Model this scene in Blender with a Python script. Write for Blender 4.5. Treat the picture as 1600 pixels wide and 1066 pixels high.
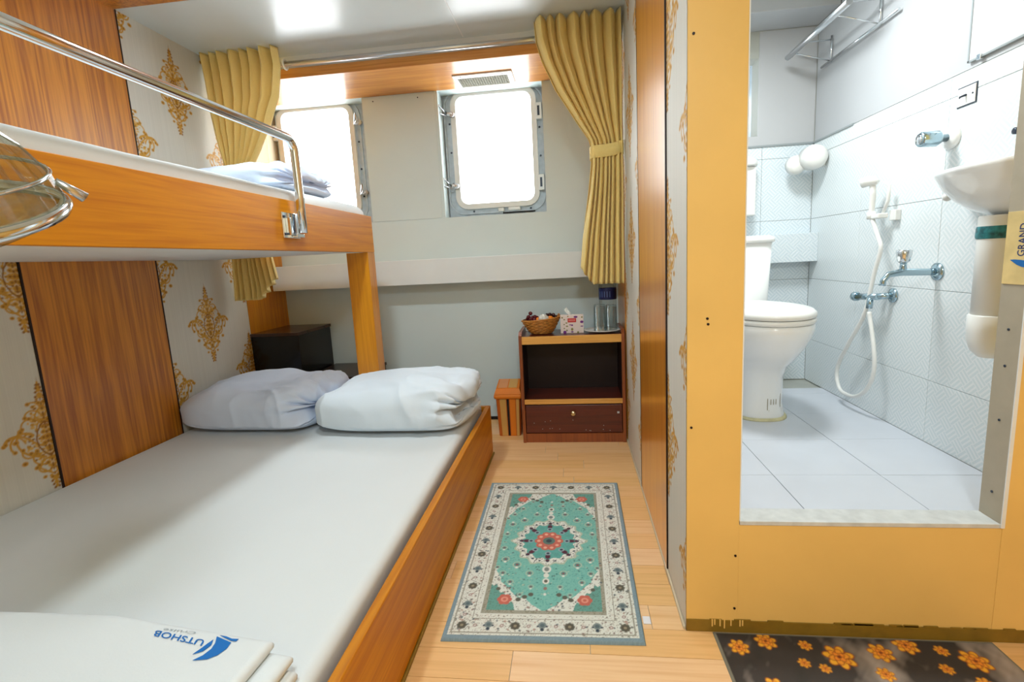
import bpy, bmesh, math, random
import numpy as np
from mathutils import Vector, Matrix, noise as mnoise
random.seed(7); np.random.seed(7)
sc = bpy.context.scene
for o in list(bpy.data.objects): bpy.data.objects.remove(o)
C = sc.collection
PI = math.pi

# ------------------------------------------------------------------ camera
cd = bpy.data.cameras.new('camera'); cam = bpy.data.objects.new('camera', cd); C.objects.link(cam)
R_ = Vector((0.992754, 0.109097, -0.050371)); U_ = Vector((0.033120, 0.154527, 0.987433)); F_ = Vector((-0.115509, 0.981947, -0.149794))
m = Matrix.Identity(4)
for i in range(3): m[i][0] = R_[i]; m[i][1] = U_[i]; m[i][2] = -F_[i]
m[2][3] = 1.1
cam.matrix_world = m
cd.sensor_width = 36; cd.lens = 750/1600*36; cd.shift_x = -0.00616; cd.shift_y = -0.00884
cd.clip_start = .02
sc.camera = cam
# ------------------------------------------------------------------ world, exposure
w = bpy.data.worlds.new('overcast_sky'); sc.world = w; w.use_nodes = True
bgn = w.node_tree.nodes['Background']; bgn.inputs[0].default_value = (.93, .97, 1, 1); bgn.inputs[1].default_value = 8.0
sc.view_settings.view_transform = 'Standard'; sc.view_settings.look = 'None'
sc.view_settings.exposure = 0.13; sc.view_settings.gamma = 1; sc.view_settings.use_curve_mapping = False
def lamp(name, loc, power, size, col=(1, 1, 1), rot=(0, 0, 0)):
    l = bpy.data.lights.new(name, 'AREA'); l.shape = 'DISK'; l.size = size; l.energy = power; l.color = col
    o = bpy.data.objects.new(name, l); C.objects.link(o); o.location = loc; o.rotation_euler = rot
    return o
CEIL = 2.311
lamp('cabin_light', (-.83, 1.60, 2.235), 15.5, .16, (.83, .945, 1))
lamp('added_fill_light', (.15, -.45, 2.235), 34, .30, (.83, .945, 1))  # added soft fill lamp behind the camera, no visible source
lamp('bathroom_light', (.72, 2.05, 2.235), 16.5, .32, (.92, .985, 1))

# ------------------------------------------------------------------ materials
def srgb(r, g, b):
    f = lambda c: (c/255/12.92) if c/255 <= .04045 else ((c/255+.055)/1.055)**2.4
    return (f(r), f(g), f(b), 1)
def newmat(name):
    mt = bpy.data.materials.new(name); mt.use_nodes = True
    nt = mt.node_tree; return mt, nt, nt.nodes['Principled BSDF']
def N(nt, typ, **kw):
    n = nt.nodes.new(typ)
    for k, v in kw.items(): setattr(n, k, v)
    return n
def mat(name, col, rough=.5, metal=0, var=.06, scale=6, bump=0, bscale=60, coat=0, trans=0, ior=1.45, sheen=0, sss=0, spec=.5):
    mt, nt, b = newmat(name)
    b.inputs['Roughness'].default_value = rough; b.inputs['Metallic'].default_value = metal
    b.inputs['Coat Weight'].default_value = coat; b.inputs['Transmission Weight'].default_value = trans
    b.inputs['IOR'].default_value = ior; b.inputs['Specular IOR Level'].default_value = spec
    if coat: b.inputs['Coat Roughness'].default_value = .08
    if sheen: b.inputs['Sheen Weight'].default_value = sheen
    tc = N(nt, 'ShaderNodeTexCoord')
    if var > 0:
        nz = N(nt, 'ShaderNodeTexNoise'); nz.inputs['Scale'].default_value = scale; nz.inputs['Detail'].default_value = 5
        nt.links.new(tc.outputs['Object'], nz.inputs['Vector'])
        cr = N(nt, 'ShaderNodeValToRGB')
        cr.color_ramp.elements[0].position = .3; cr.color_ramp.elements[1].position = .7
        cr.color_ramp.elements[0].color = tuple(c*(1-var) for c in col[:3])+(1,)
        cr.color_ramp.elements[1].color = tuple(min(1, c*(1+var)) for c in col[:3])+(1,)
        nt.links.new(nz.outputs[0], cr.inputs[0]); nt.links.new(cr.outputs[0], b.inputs['Base Color'])
    else: b.inputs['Base Color'].default_value = col
    if bump:
        nb = N(nt, 'ShaderNodeTexNoise'); nb.inputs['Scale'].default_value = bscale; nb.inputs['Detail'].default_value = 4
        nt.links.new(tc.outputs['Object'], nb.inputs['Vector'])
        bp = N(nt, 'ShaderNodeBump'); bp.inputs['Strength'].default_value = bump; bp.inputs['Distance'].default_value = .004
        nt.links.new(nb.outputs[0], bp.inputs['Height']); nt.links.new(bp.outputs[0], b.inputs['Normal'])
    return mt
def wood(name, c0, c1, grain='z', rough=.3, coat=.4, fine=1.0, tint=None):
    """c0 dark grain, c1 light grain; grain axis stretched"""
    mt, nt, b = newmat(name)
    tc = N(nt, 'ShaderNodeTexCoord'); mp = N(nt, 'ShaderNodeMapping')
    s = {'x': (.35, 9, 9), 'y': (9, .35, 9), 'z': (9, 9, .35)}[grain]
    mp.inputs['Scale'].default_value = [k*fine for k in s]
    nt.links.new(tc.outputs['Object'], mp.inputs['Vector'])
    n1 = N(nt, 'ShaderNodeTexNoise'); n1.inputs['Scale'].default_value = 1.4; n1.inputs['Detail'].default_value = 3; n1.inputs['Distortion'].default_value = 1.2
    n2 = N(nt, 'ShaderNodeTexNoise'); n2.inputs['Scale'].default_value = 14; n2.inputs['Detail'].default_value = 4; n2.inputs['Distortion'].default_value = .3
    nt.links.new(mp.outputs[0], n1.inputs['Vector']); nt.links.new(mp.outputs[0], n2.inputs['Vector'])
    # rings: sin of the low frequency noise gives cathedral lines
    mu = N(nt, 'ShaderNodeMath', operation='MULTIPLY'); mu.inputs[1].default_value = 30
    si = N(nt, 'ShaderNodeMath', operation='SINE')
    ad = N(nt, 'ShaderNodeMath', operation='MULTIPLY_ADD'); ad.inputs[1].default_value = .11; ad.inputs[2].default_value = .24
    a2 = N(nt, 'ShaderNodeMath', operation='MULTIPLY_ADD'); a2.inputs[1].default_value = .62
    nt.links.new(n1.outputs[0], mu.inputs[0]); nt.links.new(mu.outputs[0], si.inputs[0]); nt.links.new(si.outputs[0], ad.inputs[0])
    nt.links.new(n2.outputs[0], a2.inputs[0]); nt.links.new(ad.outputs[0], a2.inputs[2])
    cr = N(nt, 'ShaderNodeValToRGB'); cr.color_ramp.elements[0].position = .28; cr.color_ramp.elements[1].position = .72
    cr.color_ramp.elements[0].color = c0; cr.color_ramp.elements[1].color = c1
    nt.links.new(a2.outputs[0], cr.inputs[0]); nt.links.new(cr.outputs[0], b.inputs['Base Color'])
    bp = N(nt, 'ShaderNodeBump'); bp.inputs['Strength'].default_value = .06; bp.inputs['Distance'].default_value = .002
    nt.links.new(a2.outputs[0], bp.inputs['Height']); nt.links.new(bp.outputs[0], b.inputs['Normal'])
    b.inputs['Roughness'].default_value = rough; b.inputs['Coat Weight'].default_value = coat; b.inputs['Coat Roughness'].default_value = .12
    return mt
def painted(name, rough=.6, bump=.15, bscale=400, coat=0):
    mt, nt, b = newmat(name)
    at = N(nt, 'ShaderNodeAttribute'); at.attribute_name = 'Col'
    nt.links.new(at.outputs['Color'], b.inputs['Base Color'])
    b.inputs['Roughness'].default_value = rough; b.inputs['Coat Weight'].default_value = coat
    tc = N(nt, 'ShaderNodeTexCoord'); nb = N(nt, 'ShaderNodeTexNoise'); nb.inputs['Scale'].default_value = bscale
    nt.links.new(tc.outputs['Object'], nb.inputs['Vector'])
    bp = N(nt, 'ShaderNodeBump'); bp.inputs['Strength'].default_value = bump; bp.inputs['Distance'].default_value = .002
    nt.links.new(nb.outputs[0], bp.inputs['Height']); nt.links.new(bp.outputs[0], b.inputs['Normal'])
    return mt
def tilemat(name, axes, c0, c1):
    """glazed tile with a fine raised diagonal fret; axes = the two in-plane axes"""
    mt, nt, b = newmat(name)
    g = N(nt, 'ShaderNodeNewGeometry'); sp = N(nt, 'ShaderNodeSeparateXYZ'); nt.links.new(g.outputs['Position'], sp.inputs[0])
    def M(op, a, bb=None, c=None):
        n = N(nt, 'ShaderNodeMath', operation=op)
        for i, v in enumerate((a, bb, c)):
            if v is None: continue
            if isinstance(v, (int, float)): n.inputs[i].default_value = v
            else: nt.links.new(v, n.inputs[i])
        return n.outputs[0]
    A, B = sp.outputs[axes[0]], sp.outputs[axes[1]]
    cell = .062
    u = M('DIVIDE', M('ADD', A, B), cell); v = M('DIVIDE', M('SUBTRACT', A, B), cell)
    chk = M('MODULO', M('ADD', M('FLOOR', M('ADD', u, 200)), M('FLOOR', M('ADD', v, 200))), 2)
    fu = M('FRACT', M('MULTIPLY', u, 3)); fv = M('FRACT', M('MULTIPLY', v, 3))
    sel = M('ADD', M('MULTIPLY', fu, chk), M('MULTIPLY', fv, M('SUBTRACT', 1, chk)))
    line = M('GREATER_THAN', M('ABSOLUTE', M('SUBTRACT', sel, .5)), .27)
    mx = N(nt, 'ShaderNodeMix', data_type='RGBA'); nt.links.new(line, mx.inputs[0]); mx.inputs[6].default_value = c0; mx.inputs[7].default_value = c1
    nt.links.new(mx.outputs[2], b.inputs['Base Color'])
    bp = N(nt, 'ShaderNodeBump'); bp.inputs['Strength'].default_value = .5; bp.inputs['Distance'].default_value = .0015
    nt.links.new(line, bp.inputs['Height']); nt.links.new(bp.outputs[0], b.inputs['Normal'])
    b.inputs['Roughness'].default_value = .22
    return mt
M_ = {}
OAK0, OAK1 = srgb(184, 108, 8), srgb(214, 142, 22)
M_['oak_y'] = wood('oak_grain_lengthwise', srgb(176, 100, 0), srgb(204, 132, 6), 'y', .45, .05)
M_['oak_y'].node_tree.nodes['Principled BSDF'].inputs['Specular IOR Level'].default_value = .3
M_['oak_z'] = wood('oak_grain_upright', OAK0, OAK1, 'z', .3, .35)
M_['oak_x'] = wood('oak_grain_across', OAK0, OAK1, 'x', .25, .5)
M_['soffit'] = wood('soffit_oak', srgb(190, 116, 40), srgb(224, 158, 78), 'x', .4, .3)
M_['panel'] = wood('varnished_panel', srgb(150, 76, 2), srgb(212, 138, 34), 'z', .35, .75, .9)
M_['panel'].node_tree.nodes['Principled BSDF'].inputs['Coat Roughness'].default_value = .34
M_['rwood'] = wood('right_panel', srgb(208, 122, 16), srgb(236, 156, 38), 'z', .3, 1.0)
M_['rwood'].node_tree.nodes['Principled BSDF'].inputs['Coat IOR'].default_value = 1.65
M_['rwood'].node_tree.nodes['Principled BSDF'].inputs['Coat Roughness'].default_value = .24
M_['beech'] = wood('light_edge', srgb(196, 130, 50), srgb(228, 170, 84), 'x', .4, .2)
M_['mahog'] = wood('mahogany', srgb(66, 18, 8), srgb(98, 34, 16), 'x', .35, .3)
M_['mahogside'] = wood('mahogany_side', srgb(118, 56, 22), srgb(150, 78, 34), 'z', .4, .2)
M_['darkin'] = mat('dark_interior', srgb(30, 9, 7), .5)
M_['black'] = mat('black_laminate', srgb(20, 18, 18), .18, var=.1)
M_['blacktop'] = mat('dark_brown_top', srgb(66, 44, 34), .25, var=.15)
M_['wallp'] = painted('wallpaper', .6, .25, 500)
M_['rug'] = painted('woven_rug', .95, .5, 900)
M_['mat'] = painted('printed_mat', .8, .3, 700)
M_['lining'] = mat('white_lining', srgb(212, 226, 226), .42, var=.02, scale=3, bump=.03, bscale=12)
M_['ledge'] = mat('white_ledge', srgb(226, 232, 232), .4, var=.02)
M_['ceil'] = mat('ceiling_gloss_paint', srgb(216, 226, 228), .24, var=.03, scale=2, bump=.12, bscale=5)
M_['white'] = mat('white_paint', srgb(232, 234, 234), .45, var=.02)
M_['ochre'] = mat('ochre_paint', srgb(236, 194, 112), .38, var=.05, scale=3, bump=.08, bscale=40)
M_['olive'] = mat('olive_paint', srgb(134, 104, 30), .5, var=.15, scale=20)
M_['plaster'] = mat('plain_wall', srgb(205, 190, 160), .6)
M_['taupe'] = mat('taupe_jamb', srgb(176, 166, 146), .5, var=.05, scale=20)
M_['marble'] = mat('marble_sill', srgb(206, 208, 206), .35, var=.12, scale=30)
M_['bathwhite'] = mat('bathroom_white', srgb(186, 188, 190), .5, var=.01)
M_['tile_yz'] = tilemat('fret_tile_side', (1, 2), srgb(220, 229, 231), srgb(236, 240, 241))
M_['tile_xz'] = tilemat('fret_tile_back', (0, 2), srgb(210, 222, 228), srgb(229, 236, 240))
M_['ftile'] = mat('white_floor_tile', srgb(208, 212, 220), .18, var=.03, scale=5)
M_['grout'] = mat('grout', srgb(176, 178, 170), .8)
M_['ceramic'] = mat('white_ceramic', srgb(240, 241, 240), .08, var=0, coat=.3)
M_['plastic'] = mat('white_plastic', srgb(236, 236, 232), .3, var=0)
M_['greyplastic'] = mat('grey_plastic', srgb(150, 158, 160), .4, var=.05)
M_['chrome'] = mat('chrome', (.75, .78, .8, 1), .12, 1, var=0)
M_['steel'] = mat('brushed_steel', (.62, .64, .66, 1), .28, 1, var=.05)
M_['bluechrome'] = mat('tap_metal', (.42, .55, .62, 1), .18, 1, var=0)
M_['frame'] = mat('window_casting', srgb(186, 198, 206), .35, var=.1, scale=25, bump=.1, bscale=80)
M_['sash'] = mat('window_sash', srgb(222, 222, 216), .35, var=.03)
M_['gasket'] = mat('dark_gasket', srgb(40, 42, 46), .6)
M_['bolt'] = mat('dark_bolt', srgb(64, 72, 84), .4, .6, var=0)
M_['fabric'] = mat('white_sheet', srgb(214, 219, 220), .8, var=.015, scale=3, bump=.1, bscale=300, sheen=.1)
M_['bluefab'] = mat('pale_blue_cotton', srgb(212, 226, 248), .85, var=.02, scale=5, bump=.12, bscale=250, sheen=.1)
M_['bluefab2'] = mat('white_cotton', srgb(216, 228, 238), .85, var=.02, scale=5, bump=.12, bscale=250, sheen=.1)
M_['blue'] = mat('logo_blue', srgb(10, 104, 180), .6, var=0)
M_['navy'] = mat('navy_print', srgb(28, 50, 104), .6, var=0)
M_['grey'] = mat('grey_print', srgb(150, 160, 165), .6, var=0)
M_['glossblack'] = mat('black_gap', srgb(14, 12, 10), .6, var=0)
M_['white_tag'] = mat('tag', srgb(228, 228, 232), .7, var=0)
def thin_glass(name, tint, edge, refl=.1):
    """thin-walled glass: clear face-on, tinted and glossy toward its edges"""
    mt, nt, b = newmat(name)
    lw = N(nt, 'ShaderNodeLayerWeight'); lw.inputs['Blend'].default_value = .35
    mx = N(nt, 'ShaderNodeMix', data_type='RGBA'); mx.inputs[6].default_value = tint; mx.inputs[7].default_value = edge
    pw = N(nt, 'ShaderNodeMath', operation='POWER'); pw.inputs[1].default_value = 2.0
    nt.links.new(lw.outputs['Facing'], pw.inputs[0]); nt.links.new(pw.outputs[0], mx.inputs[0])
    t = N(nt, 'ShaderNodeBsdfTransparent'); nt.links.new(mx.outputs[2], t.inputs[0])
    g = N(nt, 'ShaderNodeBsdfGlossy'); g.inputs['Roughness'].default_value = .05
    ma = N(nt, 'ShaderNodeMath', operation='MULTIPLY_ADD'); ma.inputs[1].default_value = .3; ma.inputs[2].default_value = refl
    ma.use_clamp = True; nt.links.new(lw.outputs['Fresnel'], ma.inputs[0])
    ms = N(nt, 'ShaderNodeMixShader'); nt.links.new(ma.outputs[0], ms.inputs[0]); nt.links.new(t.outputs[0], ms.inputs[1]); nt.links.new(g.outputs[0], ms.inputs[2])
    nt.links.new(ms.outputs[0], nt.nodes['Material Output'].inputs[0]); return mt
M_['glass'] = thin_glass('clear_glass', (.94, .97, .97, 1), (.62, .72, .73, 1), .02)
M_['shade'] = thin_glass('ribbed_lamp_glass', (.88, .92, .89, 1), (.55, .62, .58, 1), .05)
M_['pet'] = thin_glass('bottle_plastic', (.93, .97, .98, 1), (.66, .74, .76, 1), .02)
# window pane: thin architectural glass
mt, nt, b = newmat('window_pane'); M_['pane'] = mt
tr = N(nt, 'ShaderNodeBsdfTransparent'); gl = N(nt, 'ShaderNodeBsdfGlossy'); gl.inputs['Roughness'].default_value = .02
mxs = N(nt, 'ShaderNodeMixShader'); mxs.inputs[0].default_value = .05
nt.links.new(tr.outputs[0], mxs.inputs[1]); nt.links.new(gl.outputs[0], mxs.inputs[2]); nt.links.new(mxs.outputs[0], nt.nodes['Material Output'].inputs[0])
# curtain: cloth that lets some light through
mt, nt, b = newmat('mustard_curtain'); M_['curtain'] = mt
tc = N(nt, 'ShaderNodeTexCoord'); nz = N(nt, 'ShaderNodeTexNoise'); nz.inputs['Scale'].default_value = 220
nt.links.new(tc.outputs['Object'], nz.inputs['Vector'])
cr = N(nt, 'ShaderNodeValToRGB'); cr.color_ramp.elements[0].color = srgb(246, 218, 128); cr.color_ramp.elements[1].color = srgb(254, 232, 156)
nt.links.new(nz.outputs[0], cr.inputs[0]); nt.links.new(cr.outputs[0], b.inputs['Base Color']); b.inputs['Roughness'].default_value = .75
b.inputs['Sheen Weight'].default_value = .25
tl = N(nt, 'ShaderNodeBsdfTranslucent'); nt.links.new(cr.outputs[0], tl.inputs[0])
mxs = N(nt, 'ShaderNodeMixShader'); mxs.inputs[0].default_value = .16
nt.links.new(b.outputs[0], mxs.inputs[1]); nt.links.new(tl.outputs[0], mxs.inputs[2]); nt.links.new(mxs.outputs[0], nt.nodes['Material Output'].inputs[0])
def emis(name, col, s):
    mt, nt, b = newmat(name); b.inputs['Base Color'].default_value = col; b.inputs['Emission Color'].default_value = col; b.inputs['Emission Strength'].default_value = s; return mt
M_['diff'] = emis('lit_diffuser', (1, .96, .9, 1), 2)

# ------------------------------------------------------------------ mesh helpers
def box(bm, x0, x1, y0, y1, z0, z1, bev=0, seg=2):
    vs = [bm.verts.new((x, y, z)) for x in (x0, x1) for y in (y0, y1) for z in (z0, z1)]
    fs = [bm.faces.new([vs[i] for i in q]) for q in ((0, 1, 3, 2), (4, 6, 7, 5), (0, 4, 5, 1), (2, 3, 7, 6), (0, 2, 6, 4), (1, 5, 7, 3))]
    if bev:
        es = list({e for f in fs for e in f.edges})
        bmesh.ops.bevel(bm, geom=es, offset=bev, segments=seg, affect='EDGES', profile=.5)
    return vs
def tube(bm, pts, r, seg=10, cap=True):
    pts = [Vector(p) for p in pts]; n = len(pts)
    rs = r if isinstance(r, (list, tuple)) else [r]*n
    T = []
    for i in range(n):
        a = pts[max(0, i-1)]; b_ = pts[min(n-1, i+1)]; T.append((b_-a).normalized())
    up = Vector((0, 0, 1)) if abs(T[0].z) < .9 else Vector((1, 0, 0))
    nrm = T[0].cross(up).normalized(); rings = []
    for i in range(n):
        nrm = (nrm - T[i]*nrm.dot(T[i])).normalized(); bi = T[i].cross(nrm)
        rings.append([bm.verts.new(pts[i]+(nrm*math.cos(2*PI*k/seg)+bi*math.sin(2*PI*k/seg))*rs[i]) for k in range(seg)])
    for i in range(n-1):
        for k in range(seg):
            f = bm.faces.new((rings[i][k], rings[i][(k+1) % seg], rings[i+1][(k+1) % seg], rings[i+1][k])); f.smooth = True
    if cap:
        bm.faces.new(list(reversed(rings[0]))); bm.faces.new(rings[-1])
def lathe(bm, prof, c=(0, 0, 0), ax='z', seg=24, sx=1, sy=1, cap=True):
    """prof: (r, h) list; ax: axis"""
    c = Vector(c); rings = []
    for r, h in prof:
        ring = []
        for k in range(seg):
            a = 2*PI*k/seg; p, q = r*math.cos(a)*sx, r*math.sin(a)*sy
            v = {'z': Vector((p, q, h)), 'x': Vector((h, p, q)), 'y': Vector((p, h, q))}[ax]
            ring.append(bm.verts.new(c+v))
        rings.append(ring)
    for i in range(len(rings)-1):
        for k in range(seg):
            f = bm.faces.new((rings[i][k], rings[i][(k+1) % seg], rings[i+1][(k+1) % seg], rings[i+1][k])); f.smooth = True
    if cap:
        if prof[0][0] > 1e-5: bm.faces.new(rings[0])
        if prof[-1][0] > 1e-5: bm.faces.new(rings[-1])
def sphere(bm, c, r, sx=1, sy=1, sz=1, u=14, v=9):
    c = Vector(c)
    prof = [(r*math.sin(PI*i/v)*1.0+1e-5, -r*math.cos(PI*i/v)*sz) for i in range(v+1)]
    lathe(bm, prof, c, 'z', u, sx, sy)
def rrect(x0, x1, z0, z1, r, n=5):
    pts = []
    for cx, cz, a0 in ((x1-r, z1-r, 0), (x0+r, z1-r, PI/2), (x0+r, z0+r, PI), (x1-r, z0+r, 1.5*PI)):
        for k in range(n+1):
            a = a0+PI/2*k/n; pts.append((cx+r*math.cos(a), cz+r*math.sin(a)))
    return pts
def frame_ring(bm, outer, inner, y0, y1):
    """two closed outlines (same count) in xz, extruded between y0 (front) and y1"""
    n = len(outer)
    L = [[bm.verts.new((p[0], y, p[1])) for p in o] for o, y in ((outer, y0), (inner, y0), (inner, y1), (outer, y1))]
    for a, b_ in ((0, 1), (1, 2), (2, 3), (3, 0)):
        for k in range(n): bm.faces.new((L[a][k], L[a][(k+1) % n], L[b_][(k+1) % n], L[b_][k]))
def poly(bm, pts, thick=None, d=(0, 0, 1)):
    vs = [bm.verts.new(p) for p in pts]; f = bm.faces.new(vs)
    if thick:
        r = bmesh.ops.extrude_face_region(bm, geom=[f]); d = Vector(d)*thick
        for e in r['geom']:
            if isinstance(e, bmesh.types.BMVert): e.co += d
def thing(name, label, cat, loc=(0, 0, 0), group=None):
    o = bpy.data.objects.new(name, None); C.objects.link(o); o.location = loc; o.empty_display_size = .05
    o['label'] = label; o['category'] = cat
    if group: o['group'] = group
    return o
def wloc(o):
    v = Vector(o.location); p = o.parent
    while p: v += Vector(p.location); p = p.parent
    return v
def obj(name, bm, m_, parent=None, label=None, cat=None, group=None, kind=None, loc=None, smooth=None, recalc=True):
    """bm in world coordinates; linked as one mesh object, origin at parent's origin or loc"""
    if recalc: bmesh.ops.recalc_face_normals(bm, faces=bm.faces)
    base = Vector(loc) if loc else (wloc(parent) if parent else Vector((0, 0, 0)))
    bm.transform(Matrix.Translation(-base))
    me = bpy.data.meshes.new(name); bm.to_mesh(me); bm.free()
    if smooth is not None:
        me.polygons.foreach_set('use_smooth', [smooth]*len(me.polygons))
    if m_: me.materials.append(m_)
    o = bpy.data.objects.new(name, me); C.objects.link(o)
    if parent:
        o.parent = parent; o.location = base-wloc(parent)
    else: o.location = base
    if label: o['label'] = label
    if cat: o['category'] = cat
    if group: o['group'] = group
    if kind: o['kind'] = kind
    return o
def B(): return bmesh.new()
def bobj(name, dims, m_, parent=None, bev=0, **kw):
    bm = B(); box(bm, *dims, bev=bev); return obj(name, bm, m_, parent, **kw)
def struct(name, bm, m_, label=None, **kw): return obj(name, bm, m_, None, kind='structure', label=label, **kw)
def dup(root, loc, label=None):
    r = root.copy(); C.objects.link(r); r.location = loc
    if label: r['label'] = label
    for ch in list(root.children):
        c = ch.copy(); C.objects.link(c); c.parent = r
        for g in ch.children:
            d = g.copy(); C.objects.link(d); d.parent = c
    return r
def grid_obj(name, P, m_, parent=None, col=None, thick=0, **kw):
    """P: array (nu, nv, 3) world; col (nu, nv, 3) linear"""
    nu, nv = P.shape[:2]
    base = wloc(parent) if parent else Vector((0, 0, 0))
    V = (P.reshape(-1, 3)-np.array(base))
    idx = np.arange(nu*nv).reshape(nu, nv)
    F = np.stack([idx[:-1, :-1], idx[1:, :-1], idx[1:, 1:], idx[:-1, 1:]], -1).reshape(-1, 4)
    me = bpy.data.meshes.new(name)
    me.vertices.add(len(V)); me.vertices.foreach_set('co', V.astype(np.float32).ravel())
    me.loops.add(F.size); me.loops.foreach_set('vertex_index', F.ravel().astype(np.int32))
    me.polygons.add(len(F)); me.polygons.foreach_set('loop_start', np.arange(0, F.size, 4, dtype=np.int32))
    me.update(calc_edges=True)
    me.polygons.foreach_set('use_smooth', [True]*len(F))
    if col is not None:
        ca = me.color_attributes.new('Col', 'FLOAT_COLOR', 'POINT')
        c4 = np.ones((nu*nv, 4), np.float32); c4[:, :3] = col.reshape(-1, 3); ca.data.foreach_set('color', c4.ravel())
    me.materials.append(m_)
    o = bpy.data.objects.new(name, me); C.objects.link(o)
    if parent: o.parent = parent
    for k, v in kw.items():
        o[{'cat': 'category'}.get(k, k)] = v
    if thick:
        md = o.modifiers.new('solid', 'SOLIDIFY'); md.thickness = thick; md.offset = 0
    return o
def text_mesh(name, s, origin, xend, ytop, m_, parent, lift=(0, 0, 0), bold=0, shear=0):
    """lettering laid on the parallelogram origin -> xend (baseline) and origin -> ytop (cap height)"""
    cu = bpy.data.curves.new('t', 'FONT'); cu.body = s; cu.offset = bold; cu.resolution_u = 3; cu.shear = shear
    to = bpy.data.objects.new('t', cu); C.objects.link(to)
    dg = bpy.context.evaluated_depsgraph_get(); me = bpy.data.meshes.new_from_object(to.evaluated_get(dg))
    bpy.data.objects.remove(to)
    xs = [v.co.x for v in me.vertices]; ys = [v.co.y for v in me.vertices]
    x0, x1, y1 = min(xs), max(xs), max(ys)
    o_, X, Y = Vector(origin)+Vector(lift), Vector(xend)-Vector(origin), Vector(ytop)-Vector(origin)
    base = wloc(parent)
    for v in me.vertices:
        v.co = o_+X*((v.co.x-x0)/(x1-x0))+Y*(v.co.y/y1)-base
    me.materials.append(m_)
    o = bpy.data.objects.new(name, me); C.objects.link(o); o.parent = parent
    return o

# ------------------------------------------------------------------ raster drawing (printed patterns)
def lin(*c): return np.array(srgb(*c)[:3])
class Ras:
    def __init__(s, w_, h_, res, bg):
        s.res = res; s.nx = int(round(w_/res))+1; s.ny = int(round(h_/res))+1; s.w = w_; s.h = h_
        s.X, s.Y = np.meshgrid(np.linspace(0, w_, s.nx), np.linspace(0, h_, s.ny), indexing='ij')
        s.c = np.tile(bg, (s.nx, s.ny, 1)).astype(float)
    def blend(s, mask, col):
        mask = np.clip(mask, 0, 1)[..., None]; s.c = s.c*(1-mask)+np.array(col)*mask
    def dot(s, x, y, r, col, ry=None, a=0):
        ry = ry or r; R = max(r, ry)+2*s.res
        i0, i1 = max(0, int((x-R)/s.res)), min(s.nx, int((x+R)/s.res)+2); j0, j1 = max(0, int((y-R)/s.res)), min(s.ny, int((y+R)/s.res)+2)
        if i0 >= i1 or j0 >= j1: return
        dx, dy = s.X[i0:i1, j0:j1]-x, s.Y[i0:i1, j0:j1]-y
        if a: ca, sa = math.cos(a), math.sin(a); dx, dy = dx*ca+dy*sa, -dx*sa+dy*ca
        d = np.sqrt((dx/r)**2+(dy/ry)**2)
        mk = np.clip((1-d)*min(r, ry)/s.res+.5, 0, 1)[..., None]
        s.c[i0:i1, j0:j1] = s.c[i0:i1, j0:j1]*(1-mk)+np.array(col)*mk
    def stroke(s, pts, r, col):
        for (x0, y0), (x1, y1) in zip(pts[:-1], pts[1:]):
            n = max(1, int(math.hypot(x1-x0, y1-y0)/(s.res*.7)))
            for k in range(n): s.dot(x0+(x1-x0)*k/n, y0+(y1-y0)*k/n, r, col)
def scroll(x, y, a, L, k0, k1, n=26):
    """curve whose curvature runs from k0 to k1: a scroll"""
    pts = [(x, y)]
    for i in range(n):
        a += (k0+(k1-k0)*i/n)*L/n; x += math.cos(a)*L/n; y += math.sin(a)*L/n; pts.append((x, y))
    return pts
GOLD, GOLDD, GOLDL = lin(204, 152, 50), lin(150, 98, 24), lin(222, 182, 96)
def damask_strokes():
    S = []   # (pts, r, col) for the right half, x>=0, motif centre 0,0, half height .22
    D = []
    def sc_(x, y, a, L, k0, k1, r=.0032, col=GOLD, tip=True):
        p = scroll(x, y, math.radians(a), L, k0, k1); S.append((p, r, col))
        if tip: D.append((p[-1][0], p[-1][1], .0085, .0075, col)); D.append((p[-1][0], p[-1][1], .0035, .0035, GOLDD))
    # big side scrolls
    sc_(.018, -.075, 20, .17, 2, 22, .004); sc_(.020, -.03, 25, .16, 16, -40, .0035)
    sc_(.045, .02, 50, .13, -16, -34, .0036); sc_(.012, .055, 62, .10, -10, -50, .0032)
    sc_(.010, -.10, -10, .10, 14, 46, .0034); sc_(.010, -.13, -20, .065, 20, 60, .003)
    sc_(.008, .09, 60, .075, -12, -60, .003); sc_(.006, .12, 66, .05, -12, -60, .0026)
    sc_(.075, .0, 75, .085, -14, -46, .003); sc_(.05, -.055, -35, .07, 30, 50, .003)
    sc_(.03, .03, 80, .07, 20, 50, .0026)
    # inner ogee round the heart of the motif
    S.append(([(.0, -.075), (.018, -.06), (.034, -.03), (.038, .0), (.030, .03), (.014, .052), (0, .062)], .0026, GOLDD))
    S.append(([(.0, .07), (.02, .075), (.03, .09), (.016, .11), (0, .118)], .0026, GOLD))
    S.append(([(0, -.08), (.03, -.085), (.045, -.11), (.02, -.135), (0, -.15)], .003, GOLD))
    for (x, y, r) in ((.014, .0, .012), (.012, .022, .009), (.012, -.022, .011), (.010, .042, .008), (.0, -.045, .012), (.016, -.10, .010), (.0, -.118, .010),
                      (.01, -.16, .009), (.0, .085, .010), (.009, .135, .009), (.012, .15, .006), (.085, .045, .010), (.105, .012, .011), (.065, -.045, .010),
                      (.09, -.075, .011), (.055, -.105, .010), (.035, -.15, .008), (.05, .085, .009), (.030, .125, .008), (.125, .03, .008), (.028, .0, .006)):
        D.append((x, y, r, r*.8, GOLD)); D.append((x, y, r*.4, r*.35, GOLDD))
    return S, D
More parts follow.
